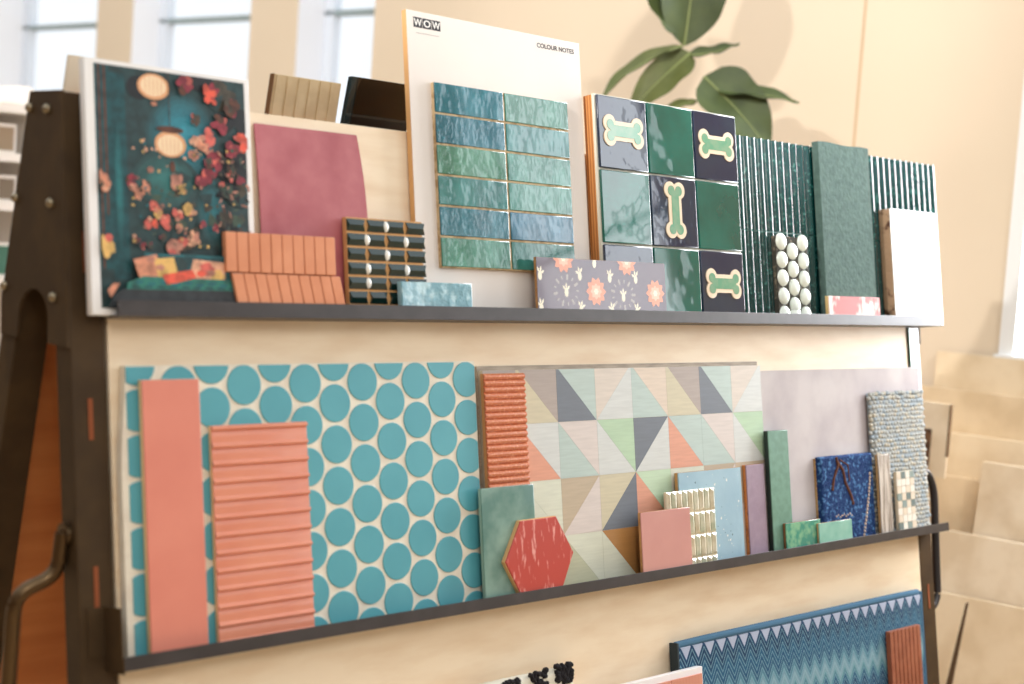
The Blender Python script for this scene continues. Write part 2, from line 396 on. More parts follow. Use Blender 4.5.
# --- lilac board, tall green
solo(MB().box(1.628,2.350,SL,.4435,.0062,.014), 'lilac_board', 'large pale lilac concrete-look board at right of the middle shelf', 'board sample',
    mat('lilac_concrete', S(200,192,190), .8, spec=.25, noise=(7,S(178,168,170),.42,.70)), 1.98, SL, .0062, bev=.0006)
rect_tile('tall_green_tile', 'tall slim sage green tile in front of the lilac board', 1.615, 1.694, .2995, .026, .0395,
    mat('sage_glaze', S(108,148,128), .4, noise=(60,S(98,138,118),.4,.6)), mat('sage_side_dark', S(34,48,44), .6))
rect_tile('emerald_tile', 'small crackled emerald tile lying low beside the tall sage tile', 1.652, 1.795, .0775, .0405, .0495,
    mat('emerald_crackle', S(52,140,120), .12, noise=(45,S(120,178,140),.45,.62), bump=(45,.2,.002), coat=.9), mat('brown_bisque', S(128,84,48), .8))
rect_tile('mint_tile', 'small glossy mint tile standing in front of the blue rug sample', 1.776, 1.919, .067, .0503, .0573,
    mat('mint_gloss', S(122,180,164), .1, noise=(20,S(140,192,176),.4,.6), bump=(25,.15,.002), coat=.9), mat('brown_bisque_light', S(190,150,100), .8))
# --- blue pile rug sample
def pile(u0,u1,v0,v1,n0,n1,nx,ny,amp,edge=.006, rnd=None):
    rnd = rnd or random.Random(3); jit = {}
    def fn(a,b):
        da = min(a,1-a)*(u1-u0); db = min(b,1-b)*(v1-v0); d = min(da,db)
        k = min(1,d/edge); hgt = math.sqrt(max(0,1-(1-k)**2)) ; j = rnd.uniform(-1,1)*amp if 0 < a < 1 and 0 < b < 1 else 0
        return (u0+a*(u1-u0)+rnd.uniform(-1,1)*amp*.7, v0+b*(v1-v0)+(rnd.uniform(-1,1)*amp*.7 if b > 0 else 0), n0+(n1-n0)*(.25+.75*hgt)+j)
    return fn
t = item('blue_rug_sample', 'blue pile rug sample with brown branch and cream bead line', 'rug sample', 1.95, SL, .0145)
m = MB(); m.box(1.829,2.063,SL,.222,.0145,.0195); m.build('backing', mat('jute_edge', S(196,160,110), .9, noise=(80,S(160,124,80),.4,.6)), t)
m = MB(); m.grid(120,112, pile(1.831,2.066,SL,.2255,.0195,.0335,120,112,.0013), thick=.0195)
for i,p in enumerate(m.v): m.v[i]=(p[0],max(p[1],SL),p[2])
m.build('pile', mat('blue_wool', S(14,52,104), .95, noise=(95,S(84,134,182),.53,.66)), t, smooth=True, ang=180)
def strand(pts, n, r, mt, name, w=.0):
    m = MB(); m.tube([(u,v,n+random.uniform(-.0005,.001)) for u,v in pts], r, 7); return m.build(name, mt, t, smooth=True)
strand([(1.90,.222),(1.905,.20),(1.885,.17),(1.875,.14)], .0335, .0042, mat('brown_yarn', S(92,52,34), .95), 'brown_motif')
strand([(1.90,.215),(1.925,.19),(1.935,.155),(1.955,.125),(1.965,.10)], .0335, .0042, MATS['brown_yarn'], 'brown_motif')
strand([(1.915,.215),(1.95,.20),(1.953,.16)], .0335, .0022, MATS['brown_yarn'], 'brown_motif')
m = MB()
for k in range(19):
    tt = k/18; m.dome(2.048-.045*tt**1.3, .172-tt*.162, .004,.0048, .0325, .004, seg=8, rings=2)
m.build('bead_line', mat('cream_yarn', S(214,190,170), .9), t, smooth=True)
m = MB()
for k in range(9): m.dome(1.888+k*.0085, .075+.003*sin(k*2.1), .003,.003, .0325,.003, seg=7, rings=2)
m.build('bead_line', MATS['cream_yarn'], t, smooth=True)
# --- grey woven carpet sample, folded over a board
t = item('grey_carpet_sample', 'thick looped grey wool carpet sample at the right end of the middle shelf', 'rug sample', 2.2, SL, .0145)
MB().box(2.078,2.332,SL,.372,.0145,.019).build('backing', mat('brown_felt', S(104,70,50), .95), t)
m = MB(); NX, NY = 19, 34; W, H = 2.338-2.072, .381-SL
for j in range(NY):
    for i in range(NX):
        cu = 2.072+(i+.5+(.25 if j % 2 else -.15))*W/NX+random.uniform(-.0022,.0022); cv = SL+(j+.5)*H/NY+random.uniform(-.0018,.0018)
        e = min(i+.5, NX-i-.5)*W/NX; g = (NY-j-.5)*H/NY; d = min(e,g,.02)/.02
        n0 = .019+.011*math.sqrt(max(0,1-(1-d)**2))
        if i in (0, NX-1) or j == NY-1: pass
        m.dome(cu, cv, W/NX*.62, H/NY*.62, n0-.003 if n0 > .022 else .0192, .0055+random.uniform(-.001,.0012), random.choice((0,0,1,2)), seg=7, rings=2)
m.grid(16,16, lambda a,b: (2.074+a*(W-.004), SL+b*(H-.003), .019+.0105*math.sqrt(max(0,1-(1-min(min(a,1-a)*W,(1-b)*H,.02)/.02)**2))), 1, thick=.019)
for i,p in enumerate(m.v): m.v[i]=(p[0],max(p[1],SL),p[2])
m.build('loop_pile', [mat('grey_wool', S(172,172,166), .95), mat('blue_grey_wool', S(152,162,168), .95), mat('oat_wool', S(186,178,160), .95)], t, smooth=True, ang=180)
# --- stone strip and checker mosaic
rect_tile('striped_stone_tile', 'narrow travertine strip tile with fine vertical veins', 2.069, 2.1255, .2185, .0375, .047,
    mat('veined_stone', S(206,196,184), .25, noise=(16,S(120,106,96),.45,.62), stretch=(12,1,.6), coat=.5), mat('stone_side', S(190,150,100), .7))
t = item('checker_mosaic', 'tiny grey and white checkered stone mosaic on the middle shelf', 'mosaic sample', 2.18, SL, .0475)
MB().box(2.137,2.222,SL,.170,.0475,.0535).build('mesh_backing', mat('checker_grout', S(200,188,166), .8), t)
m = MB(); nxx, nyy = 4, 9; cw, rh = .085/4, .1692/9
for i in range(nxx):
    for j in range(nyy):
        a, b = 2.137+i*cw, SL+j*rh
        m.box(a+.0008,a+cw-.0008,b+.0008,b+rh-.0008,.0535,.0565,[0,1,0,2][(i+j*1+(j//2)) % 4] if (i+j) % 2 else [3,0,3][(i*j) % 3])
m.build('stone_chips', [mat('chip_white', S(232,226,214), .2, coat=.5), mat('chip_grey', S(112,128,128), .2, coat=.5), mat('chip_teal', S(140,156,152), .2, coat=.5), mat('chip_cream', S(222,208,188), .2, coat=.5)], t)
# --- white glass with green edge behind the lilac board
t = item('white_glass_panel', 'white back-painted glass panel with a dark green edge at the right post', 'glass sample', 2.345, SL, .0005)
MB().box(2.3285,2.372,SL,.5505,.0005,.005).build('white_face', mat('white_back_paint', S(240,236,230), .12, coat=.5), t)
MB().box(2.3255,2.3285,SL,.5505,.0005,.0052).build('green_edge', mat('glass_edge_green', S(24,92,70), .1, coat=.5), t)

# ================================================================= TOP SHELF, LEFT TO RIGHT
# --- printed interior photograph
t = item('interior_photo_board', 'white-bordered printed board showing a teal floral room with lanterns and a sofa', 'printed board', .025, SU, .023)
MB().box(-.129,.181,SU,.9665,.023,.040).build('white_board', mat('white_foam_board', S(244,240,236), .4, noise=(5,S(240,236,230),.4,.6)), t, bev=.0012)
PX0, PX1, PY0, PY1 = -.1125, .1705, .567, .9590
PC = [S(36,64,64), S(22,104,110), S(50,152,170), S(240,196,148), S(96,52,30), S(222,104,90), S(238,176,140), S(150,44,58), S(16,76,80), S(40,120,104), S(44,48,50), S(234,92,66), S(226,150,116), S(232,186,106), S(74,66,50), S(22,26,28), S(196,132,110), S(64,84,66)]
PN = ['dark_teal','teal','light_teal','lantern','brown','coral','blush','crimson','deep_teal','sofa_green','charcoal','scarlet','salmon','yellow','moss','near_black','dusty_pink','sage']
PM = [mat('print_'+n, c, .45, noise=(55, tuple(x*.55 for x in c), .42, .62)) for n, c in zip(PN, PC)]
m = MB(); lay = [.0400]
def pp(pl, mi):
    pl = clip(pl, PX0, PX1, PY0, PY1)
    if len(pl) > 2: lay[0] += .000012; m.poly([(a,b,lay[0]+.0002) for a,b in pl], mi)
def px(a, b):                                             # picture fraction from its left, from its top
    return (PX0+a*(PX1-PX0), PY1-b*(PY1-PY0))
def pe(a, b, ra, rbb, mi, n=20, rot=0, wob=0, lob=5): c = px(a,b); pp(ell(c[0],c[1],ra*.283,rbb*.283,n,rot,wob,lob), mi)
def pr(a0,b0,a1,b1,mi): p0, p1 = px(a0,b0), px(a1,b1); pp([(p0[0],p1[1]),(p1[0],p1[1]),(p1[0],p0[1]),(p0[0],p0[1])], mi)
m.box(PX0,PX1,PY0,PY1,.0398,.0401,0)
glows = []
def glow(a, b, ra, rbb, c0, c1, n, hx):
    for k in range(n):
        t_ = (k+.5)/n; c = tuple(c0[q]+(c1[q]-c0[q])*t_ for q in range(3)); nm = 'print_glow_%s_%d' % (hx, k)
        mm = mat(nm, c, .45, noise=(55, tuple(x*.75 for x in c), .42, .62)); PM.append(mm); pe(a, b, ra*(1-k/n*.85), rbb*(1-k/n*.85), len(PM)-1, 30, 0, .03, 4)
pr(0,0,.09,.84,8); pr(.02,0,.035,.84,4); pr(.055,0,.07,.62,4); pr(.09,.03,.19,.88,8)
glow(.56,.27,.24,.27,PC[0],PC[2],9,'arch'); glow(.44,.46,.22,.17,PC[0],S(52,120,116),6,'mist'); glow(.74,.58,.10,.20,PC[0],S(26,112,120),5,'side'); glow(.135,.5,.03,.36,PC[8],S(34,116,118),4,'column')
pe(.28,.08,.08,.07,15); pe(.7,.03,.1,.05,15)
rr = random.Random(11)
for k in range(26):                                       # dark foliage down the right
    pe(rr.uniform(.78,1), rr.uniform(.02,.78), rr.uniform(.03,.09), rr.uniform(.03,.09), rr.choice((14,15,17,0,15)), 9, rr.random()*3, .3, 3)
for k in range(16): pe(rr.uniform(.25,.75), rr.uniform(.42,.72), rr.uniform(.02,.05), rr.uniform(.02,.04), rr.choice((14,17,8,0)), 9, rr.random()*3, .3, 3)
lg0 = mat('print_lantern_rim', S(226,164,116), .5); lg1 = mat('print_lantern_glow', S(246,216,176), .5); PM.extend([lg0, lg1]); KL = len(PM)
pe(.375,.068,.105,.076,KL-2,30); pe(.375,.066,.085,.060,KL-1,26); pe(.375,.14,.02,.012,12); [pe(.375+.026*q,.068,.0025,.062,KL-2,10) for q in (-2,-1,0,1,2)]
pe(.475,.305,.105,.076,KL-2,30); pe(.475,.308,.085,.060,KL-1,26); pr(.472,0,.476,.23,4); [pe(.475+.026*q,.31,.0025,.060,KL-2,10) for q in (-2,-1,0,1,2)]; pe(.475,.243,.092,.020,4); pe(.483,.40,.018,.035,4)
for a,b,r,c in ((.21,.47,.03,7),(.22,.50,.022,16),(.26,.52,.03,12),(.30,.49,.03,12),(.335,.42,.02,16),(.34,.57,.028,5),(.38,.59,.022,12),(.375,.61,.025,13),(.31,.645,.028,5),(.345,.645,.026,11),(.42,.635,.038,5),(.50,.60,.034,5),(.505,.655,.026,16),(.575,.575,.045,13),(.52,.47,.05,16),(.535,.5,.03,13),(.60,.70,.04,6),(.575,.73,.02,6),(.49,.745,.06,16),(.31,.735,.02,17),(.40,.70,.02,14),(.63,.28,.03,6),(.62,.34,.03,16),(.69,.29,.05,12),(.715,.265,.05,5),(.72,.31,.035,16),(.68,.44,.05,7),(.72,.40,.05,7),(.76,.36,.05,7),(.88,.31,.05,7),(.96,.27,.055,11),(.80,.20,.05,7),(.75,.07,.05,11),(.58,.05,.05,7),(.90,.12,.05,4),(.87,.42,.03,5),(.94,.43,.03,7),(.8,.46,.02,5),(.64,.19,.03,14),(.66,.64,.02,7),(.75,.65,.02,7),(.22,.72,.02,4),(.26,.74,.018,7),(.02,.49,.05,12),(.02,.75,.06,13)):
    r *= 1.25
    for w_ in range(12):
        an = rr.random()*6.28; ds = rr.uniform(.2,.75)*r; pe(a+ds*cos(an), b+ds*sin(an)*.72, r*rr.uniform(.3,.5), r*rr.uniform(.25,.42), c if w_ % 3 else [6,16,5,14][rr.randrange(4)] if c in (5,6,12,13,16) else [4,5,14,7][rr.randrange(4)], 9, rr.random()*3, .1, 3)
for k in range(60): pe(rr.uniform(.78,.99), rr.uniform(.3,.76), rr.uniform(.004,.012), rr.uniform(.01,.03), rr.choice((14,4,15,17,16)), 6, rr.random()*3)
for k in range(110): pe(rr.uniform(.2,.98), rr.uniform(.3,.74), rr.uniform(.005,.014), rr.uniform(.005,.012), rr.choice((6,17,16,14,13,1)), 6, rr.random()*3)
pr(.26,.775,.92,.875,8); pr(.26,.772,.92,.782,1); pe(.48,.82,.06,.05,0)
def quad(P, mi): pp([px(a,b) for a,b in P], mi)
quad([(.19,.80),(.34,.775),(.37,.86),(.27,.885),(.22,.87)],12); quad([(.32,.795),(.45,.785),(.48,.865),(.44,.885),(.35,.89)],13)
quad([(.58,.79),(.80,.80),(.79,.895),(.70,.89),(.55,.865)],6); pe(.67,.83,.05,.04,5,12,0,.2); pe(.74,.86,.05,.04,13,12,0,.2); pe(.63,.85,.03,.02,11)
quad([(.15,.895),(.25,.868),(.98,.875),(1,.915),(.9,.925),(.14,.925)],9)
for a, b in ((.30,.80),(.70,.845),(.36,.83)):
    pe(a,b,.03,.018,16,10,0,.2)
for k in range(9): pe(.22+k*.08,.893+.006*(k%2),.03,.010,1); pe(.2+k*.08,.912,.03,.007,8)
quad([(.37,.86),(.57,.835),(.60,.868),(.46,.893),(.40,.90)],11)
quad([(.12,.923),(1,.92),(1,1),(.02,1),(.06,.95)],10); quad([(.02,.93),(.06,.90),(.10,.90),(.04,.96)],12)
m.build('printed_picture', PM, t)
# --- burgundy sheet, slightly bowed
m = MB()
def burg(a,b): 
    return (.2125+a*(.2315)-.004*sin(b*pi)*(1-a)*0 + .010*a*(1-max(0,(b-.5)*2)**2)*1.0 - .004*a, SU+b*(.9005-SU), .006+.010*sin(b*pi)*1)
m.grid(16,24,burg)
k0 = len(m.v); NN = 17*25
m.v += [(p[0],p[1],p[2]-.0028) for p in m.v[:NN]]; m.f += [tuple(i+NN for i in f) for f in list(m.f)]; m.m += list(m.m)
rim = [(i,0) for i in range(16)]+[(16,j) for j in range(24)]+[(i,24) for i in range(16,0,-1)]+[(0,j) for j in range(24,0,-1)]
for a in range(len(rim)):
    x = rim[a][1]*17+rim[a][0]; y = rim[(a+1)%len(rim)][1]*17+rim[(a+1)%len(rim)][0]; m.f.append((x,y,y+NN,x+NN)); m.m.append(0)
solo(m, 'burgundy_sheet', 'dusty burgundy leather-look sheet on the top shelf', 'flooring sample', mat('burgundy_leather', S(166,82,88), .55, noise=(14,S(184,104,108),.35,.65), bump=(120,.06,.001)), .33, SU, .006, smooth=True, ang=60)
# --- terracotta stick mosaic
t = item('terracotta_mosaic', 'terracotta mosaic with an upright row of sticks above a slanted row', 'mosaic sample', .235, SU, .0415)
MB().box(.118,.343,SU,.696,.0415,.0445).build('mesh_backing', mat('terracotta_mesh', S(168,92,54), .9), t)
mt = mat('terracotta_clay', S(222,148,108), .7, noise=(14,S(212,136,96),.35,.65))
m = MB(); w = .231/10
for i in range(10):
    a = .111+i*w; m.box(a+.0009,a+w-.0009,.6305,.6985,.0445,.056)
m.build('upright_sticks', mt, t, bev=.0012)
m = MB(); w = .229/10
for i in range(10):
    a = .1215+i*w; sh = .014; k = len(m.v)
    for n in (.0445,.056): m.v += [(a+.0009+sh,SU,n),(a+w-.0009+sh,SU,n),(a+w-.0009,.6285,n),(a+.0009,.6285,n)]
    for q4 in ((0,3,2,1),(4,5,6,7),(0,1,5,4),(2,3,7,6),(1,2,6,5),(3,0,4,7)): m.f.append(tuple(k+x for x in q4)); m.m.append(0)
m.build('slanted_sticks', mt, t, bev=.0012)
# --- dark green stick mosaic with white beads
t = item('green_bead_mosaic', 'black-green mosaic of small bars with white beads and ochre grout', 'mosaic sample', .48, SU, .0215)
MB().box(.386,.567,SU,.7415,.0215,.0320).build('grout_backing', mat('ochre_grout', S(206,154,98), .8), t)
g = mat('bottle_green_gloss', S(18,44,40), .08, coat=1); wb = mat('white_bead', S(240,236,224), .2, coat=.6)
m = MB(); cwid = .0466; rhh = .0266
for r in range(6):
    vc = .7415-.0140-r*rhh
    if r == 5: pass
    for c in range(4):
        a = .387+c*cwid; b = min(a+cwid-.0045, .576) if c < 3 else .573
        v0c, v1c = max(vc-.0110, SU), vc+.0110; hh = (v1c-v0c)/2; mid = (v0c+v1c)/2; e = .004
        pl = [(a,v0c),(b,v0c),(b-e,mid),(b,v1c),(a,v1c),(a+e*(c>0),mid)]
        k = len(m.v)
        m.v += [(p[0],p[1],.0315) for p in pl]+[(p[0],p[1],.0335) for p in pl]+[(a+.004,mid,.0375),(b-.006,mid,.0375)]
        for i in range(6): m.f.append((k+i,k+(i+1)%6,k+6+(i+1)%6,k+6+i)); m.m.append(0)
        m.f += [(k+6,k+7,k+13,k+12),(k+7,k+8,k+13),(k+8,k+9,k+13),(k+9,k+10,k+12,k+13),(k+10,k+11,k+12),(k+11,k+6,k+12)]; m.m += [0]*6
        m.f.append(tuple(k+i for i in range(6))); m.m.append(0)
m.build('glass_bars', g, t)
for r, js in enumerate(((2,),(1,3),(2,),(1,3),(1,),())):
    for j in js:
        m = MB(); m.dome(.387+j*cwid-.0022, .7415-.0140-r*rhh, .0075,.0105,.0325,.0055,seg=16); m.build('bead', wb, t, smooth=True, ang=80)
# --- ice blue tile
rect_tile('ice_blue_tile', 'small crackled ice blue tile standing in front of the colour board', .4915, .668, .6245, .0425, .056,
    mat('ice_glass', S(112,160,172), .1, noise=(45,S(170,204,210),.48,.62), bump=(60,.8,.004), coat=1), mat('ice_side', S(150,190,198), .15, coat=.8), v0=SU)
# --- COLOUR NOTES board
t = item('colour_notes_board', 'tall white COLOUR NOTES sample board carrying twelve glazed teal tiles', 'sample board', .81, SU, .0035)
MB().box(.565,1.0475,SU,1.1555,.0035,.0165).build('board', mat('shaded_edge_orange', S(224,172,112), .7), t)  # orange sides: warm shade on the cream board's edge, put into the colour
MB().box(.5652,1.0473,SU,1.1553,.0165,.018).build('white_face', mat('white_card', S(230,221,212), .4, noise=(2,S(227,217,207),.4,.6)), t)
MB().box(.619,.9905,.6575,1.0185,.018,.0268).build('tile_backing', mat('pale_grout', S(206,180,140), .8, noise=(60,S(170,140,100),.45,.6)), t)
tc = [[S(12,96,108),S(56,116,100)],[S(10,90,104),S(34,106,104)],[S(62,116,94),S(60,120,108)],[S(40,106,102),S(58,118,106)],[S(14,92,104),S(34,96,118)],[S(58,116,98),S(46,108,98)]]
hw, hv = .3715/2, .361/6
for r in range(6):
    for c in range(2):
        c0 = tc[r][c]; mt = mat('teal_glaze_%d_%d' % (r, c), c0, .07, noise=(13, tuple(min(1,x*1.5+.03) for x in c0), .42, .68), bump=(26+8*((r*2+c) % 3), .65, .005), coat=1, stretch=(1.2,1,.75))
        a, b = .619+c*hw, 1.0185-(r+1)*hv
        MB().box(a+(.0026 if c else 0), a+hw-(0 if c else .0026), b+.0020, b+hv-(.0020 if r else 0), .0245, .0290).build('glazed_tile', mt, t, bev=.0014)
def text(s, u0, u1, v0, v1, n, mt, name, par):
    cu = bpy.data.curves.new(name, 'FONT'); cu.body = s; cu.extrude = .002; cu.offset = .017; ob = bpy.data.objects.new(name, cu); COL.objects.link(ob)
    bpy.context.view_layer.update(); me = bpy.data.meshes.new_from_object(ob.evaluated_get(bpy.context.evaluated_depsgraph_get()))
    COL.objects.unlink(ob); bpy.data.objects.remove(ob); bpy.data.curves.remove(cu)
    xs = [v.co.x for v in me.vertices]; ys = [v.co.y for v in me.vertices]; x0, x1, y0, y1 = min(xs), max(xs), min(ys), max(ys)
    m = MB(); m.v = [(u0+(v.co.x-x0)/(x1-x0)*(u1-u0), v0+(v.co.y-y0)/(y1-y0)*(v1-v0), n+(.0003 if v.co.z > 0 else 0)) for v in me.vertices]
    m.f = [tuple(p.vertices) for p in me.polygons]; m.m = [0]*len(m.f); bpy.data.meshes.remove(me)
    return m.build(name, mt, par)
M_ink = mat('dark_ink', S(40,38,42), .5); M_grey = mat('grey_ink', S(150,144,140), .5); M_wt = mat('white_ink', S(236,232,226), .5)
m = MB()
for a, b in ((.5815,.6035),(.605,.6270),(.6285,.6505)): m.box(a,b,1.1235,1.1435,.0180,.0183)
lg = m.build('logo_squares', M_ink, t)
for ch, a, b in (('W',.5825,.6025),('O',.6075,.6245),('W',.6295,.6495)):
    text(ch, a, b, 1.1265, 1.1405, .01832, M_wt, 'logo_letter', lg)
text('COLOUR NOTES', .918, 1.0295, 1.1295, 1.1395, .0181, M_ink, 'heading_text', t)
m = MB()
for k in range(14): m.box(.588+k*.0042,.5905+k*.0042,1.1122,1.1138,.0180,.0182)
m.build('small_caption', M_grey, t)
# --- floral decorative tile
t = item('floral_tile', 'grey-lilac decorative tile with orange rosettes and small white blossoms', 'tile sample', 1.05, SU, .0503)
MB().box(.846,1.246,SU,.6835,.0503,.0562).build('body', M_bisq, t)
m = MB(); m.box(.8463,1.2457,SU,.6832,.0562,.0572,0)
def fl(cu, cv, r, mi, lob, n=.0573, wob=.14, nn=40, rot=0):
    pl = clip(ell(cu,cv,r,r,nn,rot,wob,lob), .8463,1.2457,SU,.6832)
    if len(pl) > 2: m.poly([(a,b,n) for a,b in pl], mi)
for cu, cv in ((1.02,.617),(.925,.6832),(1.12,.6832),(1.21,.617)):
    fl(cu,cv,.027,1,10,.05735); fl(cu,cv,.015,3,8,.0574); fl(cu,cv,.0065,2,6,.05745)
def blossom(cu,cv,s=1,rot=0):
    for d in (-.9,0,.9): 
        a = pi/2+d+rot; P = [(cu,cv),(cu+.009*s*cos(a-.32),cv+.011*s*sin(a-.32)),(cu+.014*s*cos(a),cv+.017*s*sin(a)),(cu+.009*s*cos(a+.32),cv+.011*s*sin(a+.32))]
        P = clip(P,.8463,1.2457,SU,.6832)
        if len(P) > 2: m.poly([(x,y,.0574) for x,y in P], 2)
    P = clip(ell(cu,cv-.004*s,.006*s,.010*s,10), .8463,1.2457,SU,.6832)
    if len(P) > 2: m.poly([(x,y,.05745) for x,y in P], 2)
for cu, cv, rt in ((.93,.617,0),(1.105,.61,0),(.972,.652,.3),(.972,.582,-.3),(.855,.65,-.3),(.855,.585,.3),(1.064,.65,-.3),(1.068,.58,.3),(1.147,.65,.3),(1.147,.58,-.3),(1.018,.68,0)): blossom(cu,cv,1,rt)
for k in range(26):
    a = 2*pi*k/13; c = (.93,.617) if k < 13 else (1.105,.612); fl(c[0]+.033*cos(a), c[1]+.028*sin(a), .0048 if k % 2 else .003, 4, 2, .05732, .5, 10, a)
m.build('patterned_glaze', [mat('lilac_grey_glaze', S(106,92,102), .2, noise=(7,S(90,78,92),.35,.65), coat=.8), mat('rosette_orange', S(228,150,118), .3, coat=.5), mat('blossom_white', S(236,228,204), .3, coat=.5), mat('rosette_pink', S(240,188,160), .3, coat=.5), mat('leaf_grey', S(170,164,160), .3, coat=.5)], t)
# --- dog bone board
t = item('dog_bone_board', 'board of nine glossy green and navy tiles with raised dog bones', 'sample board', 1.31, SU, .007)
MB().box(1.064,1.546,SU,1.0445,.007,.033).build('plywood_back', mat('warm_plywood', S(214,150,86), .6, wave=('Y',40,S(176,110,56),1)), t)
MB().box(1.062,1.548,SU,1.0455,.033,.040).build('grout_bed', mat('cream_joint', S(226,222,204), .6), t)
M_nav = mat('navy_gloss', S(12,26,60), .04, noise=(9,S(24,44,66),.4,.6), bump=(22,.35,.004), coat=1)
M_grn = mat('deep_green_gloss', S(6,78,66), .04, noise=(6,S(10,98,84),.4,.6), bump=(9,.35,.010), coat=1)
M_edge = mat('pale_rim_gloss', S(150,196,190), .1, coat=1)
M_cr = mat('bone_cream', S(232,208,176), .25, coat=.6); M_bg = mat('bone_green', S(126,164,134), .1, noise=(40,S(104,160,128),.4,.6), coat=1)
def bone(cu, cv, hl, r, d, w, rot):                       # knob centres at (+-hl, +-d), knob radius r, half shaft w
    q = []                                                # upper right quarter: shaft, then round the knob to the notch
    a0 = pi-math.asin(min(.95, (d-w)/r)) if d > w else pi*.8
    a0 = pi+math.asin(min(.95, (d-w)/r)); a1 = -math.acos(0)+math.acos(min(1, d/r)) if d < r else -pi/2
    for k in range(15):
        a = a0+(a1-a0)*k/14; q.append((hl+r*cos(a), d+r*sin(a)))
    q[-1] = (q[-1][0], max(q[-1][1], .0))
    nck = hl+math.sqrt(max(r*r-d*d, 0)) if d < r else hl
    q = [(0, w), (hl*.35, w*.98), (hl*.6, w)]+[p for p in q if p[1] > 0 and not (p[1] < d and p[0] > nck+r*.3 and p[1] < 0)]+[(nck, 0)]
    up = [(x, y) for x, y in q]; lo = [(x, -y) for x, y in reversed(q[:-1])]
    rt = up+lo; lf = [(-x, y) for x, y in reversed(rt)][1:-1]
    # walk the outline clockwise from the top middle
    P = rt+[(-x, -y) for x, y in rt[1:-1]]
    return [(cu+x*cos(rot)-y*sin(rot), cv+x*sin(rot)+y*cos(rot)) for x, y in P]
TW = .1612
for r in range(3):
    for c in range(3):
        a, b = 1.063+c*TW, 1.0447-r*TW
        bb = max(b-TW+.002, SU); nav = (r+c) % 2 == 0
        o = MB().box(a+.0022, a+TW-.0022, bb, b-.002, .040, .0465).build('navy_tile' if nav else 'green_tile', M_nav if nav else M_grn, t, bev=.0022)
        if nav:
            rot = pi/2 if (r, c) == (1, 1) else 0; cu, cv = a+TW/2, b-TW/2+.004
            m = MB(); m.prism(bone(cu,cv,.0450,.0190,.0155,.0215,rot), .0463, .0492); o2 = m.build('bone_outline', M_cr, o, smooth=True, ang=50)
            m = MB(); m.prism(bone(cu,cv,.0435,.0115,.0125,.0125,rot), .0491, .0500); m.build('bone_fill', M_bg, o, smooth=True, ang=50)
# --- fluted panel
t = item('fluted_tile_panel', 'wide glossy dark teal fluted tile panel at the right end of the top shelf', 'tile panel', 2.0, SU, .002)
MB().box(1.549,2.486,SU,1.010,.002,.012).build('backing', mat('teal_edge', S(60,150,140), .3, coat=.5), t)
m = MB(); pt = .0286; prof = []
nf = int((2.484-1.551)/pt)
for i in range(nf+1):
    for k in range(9):
        tt = k/9; x = 1.551+(i+tt)*pt
        if x <= 2.484: prof.append((x, .0120+.0085*math.sin(min(1,tt/.86)*pi)**.85 if tt < .86 else .0120))
prof.append((2.484,.012)); N = len(prof)
for v0, v1 in ((SU,.7805),(.7835,1.009)):
    k = len(m.v); m.v += [(a,v0,b) for a,b in prof]+[(a,v1,b) for a,b in prof]
    m.f += [(k+i,k+i+1,k+i+1+N,k+i+N) for i in range(N-1)]; m.m += [0]*(N-1)
    m.f += [tuple(k+i for i in range(N)), tuple(k+N+i for i in range(N))]; m.m += [0,0]
m.build('fluted_glaze', mat('dark_teal_gloss', S(10,66,64), .16, noise=(110,S(60,130,120),.58,.68), bump=(110,.35,.002), coat=1), t, smooth=True, ang=60)
# --- white pebble mosaic
t = item('pebble_mosaic', 'dark mosaic sheet of round white domed pebbles', 'mosaic sample', 1.76, SU, .0215)
MB().box(1.695,1.826,SU,.770,.0215,.0345).build('dark_backing', mat('dark_grout', S(58,56,48), .9, noise=(90,S(120,110,92),.55,.65)), t)
m = MB()
for c in range(3):
    for r in range(6):
        cu = 1.716+c*.0445; cv = .757-r*.0445-(.0222 if c == 1 else 0)
        if cv > SU-.005: m.dome(cu, max(cv,SU+.021) if cv < SU+.02 else cv, .0212,.0212 if cv > SU+.02 else .0212, .0340,.0105,seg=24,rings=5)
m.build('pebbles', mat('white_porcelain', S(226,232,220), .18, coat=.7), t, smooth=True, ang=80)
# --- dark green stone slab
t = item('green_slab_tile', 'tall textured grey-green slab tile rising above the top shelf', 'tile sample', 1.99, SU, .0245)
m = MB(); rs = random.Random(5)
m.grid(60,120, lambda a,b: (1.885+a*.228, SU+b*(1.018-SU)+(0.0015*sin(a*9) if b == 1 else 0), .0438+rs.uniform(-.0003,.0003)), thick=.0245)
m.build('stone', mat('green_sandstone', S(84,108,100), .9, noise=(60,S(74,97,90),.4,.6), bump=(90,.8,.003)), t, smooth=True, ang=60)
# --- small red marbled tile
rect_tile('red_marbled_tile', 'low red and cream marbled tile in front of the green slab', 1.874, 2.106, .6255, .0455, .057,
    mat('red_marbled_glaze', S(178,66,56), .5, noise=(22,S(236,214,202),.50,.58), stretch=(1,1,.5), coat=0), mat('sand_side', S(212,180,120), .8), v0=SU)
# --- white slab tile with rough brown edge
t = item('white_slab_tile', 'thick white stone tile with a chipped brown edge at the right end of the top shelf', 'tile sample', 2.3, SU, .022)
MB().box(2.182,2.416,SU,.8635,.022,.0535).build('body', mat('travertine_edge', S(172,140,110), .85, noise=(24,S(84,52,34),.54,.60), bump=(40,.8,.006)), t)
MB().box(2.182,2.4165,SU,.864,.0535,.0565).build('polished_face', mat('white_marble', S(244,240,234), .25, noise=(5,S(232,228,222),.50,.72), coat=.3), t, bev=.0008)

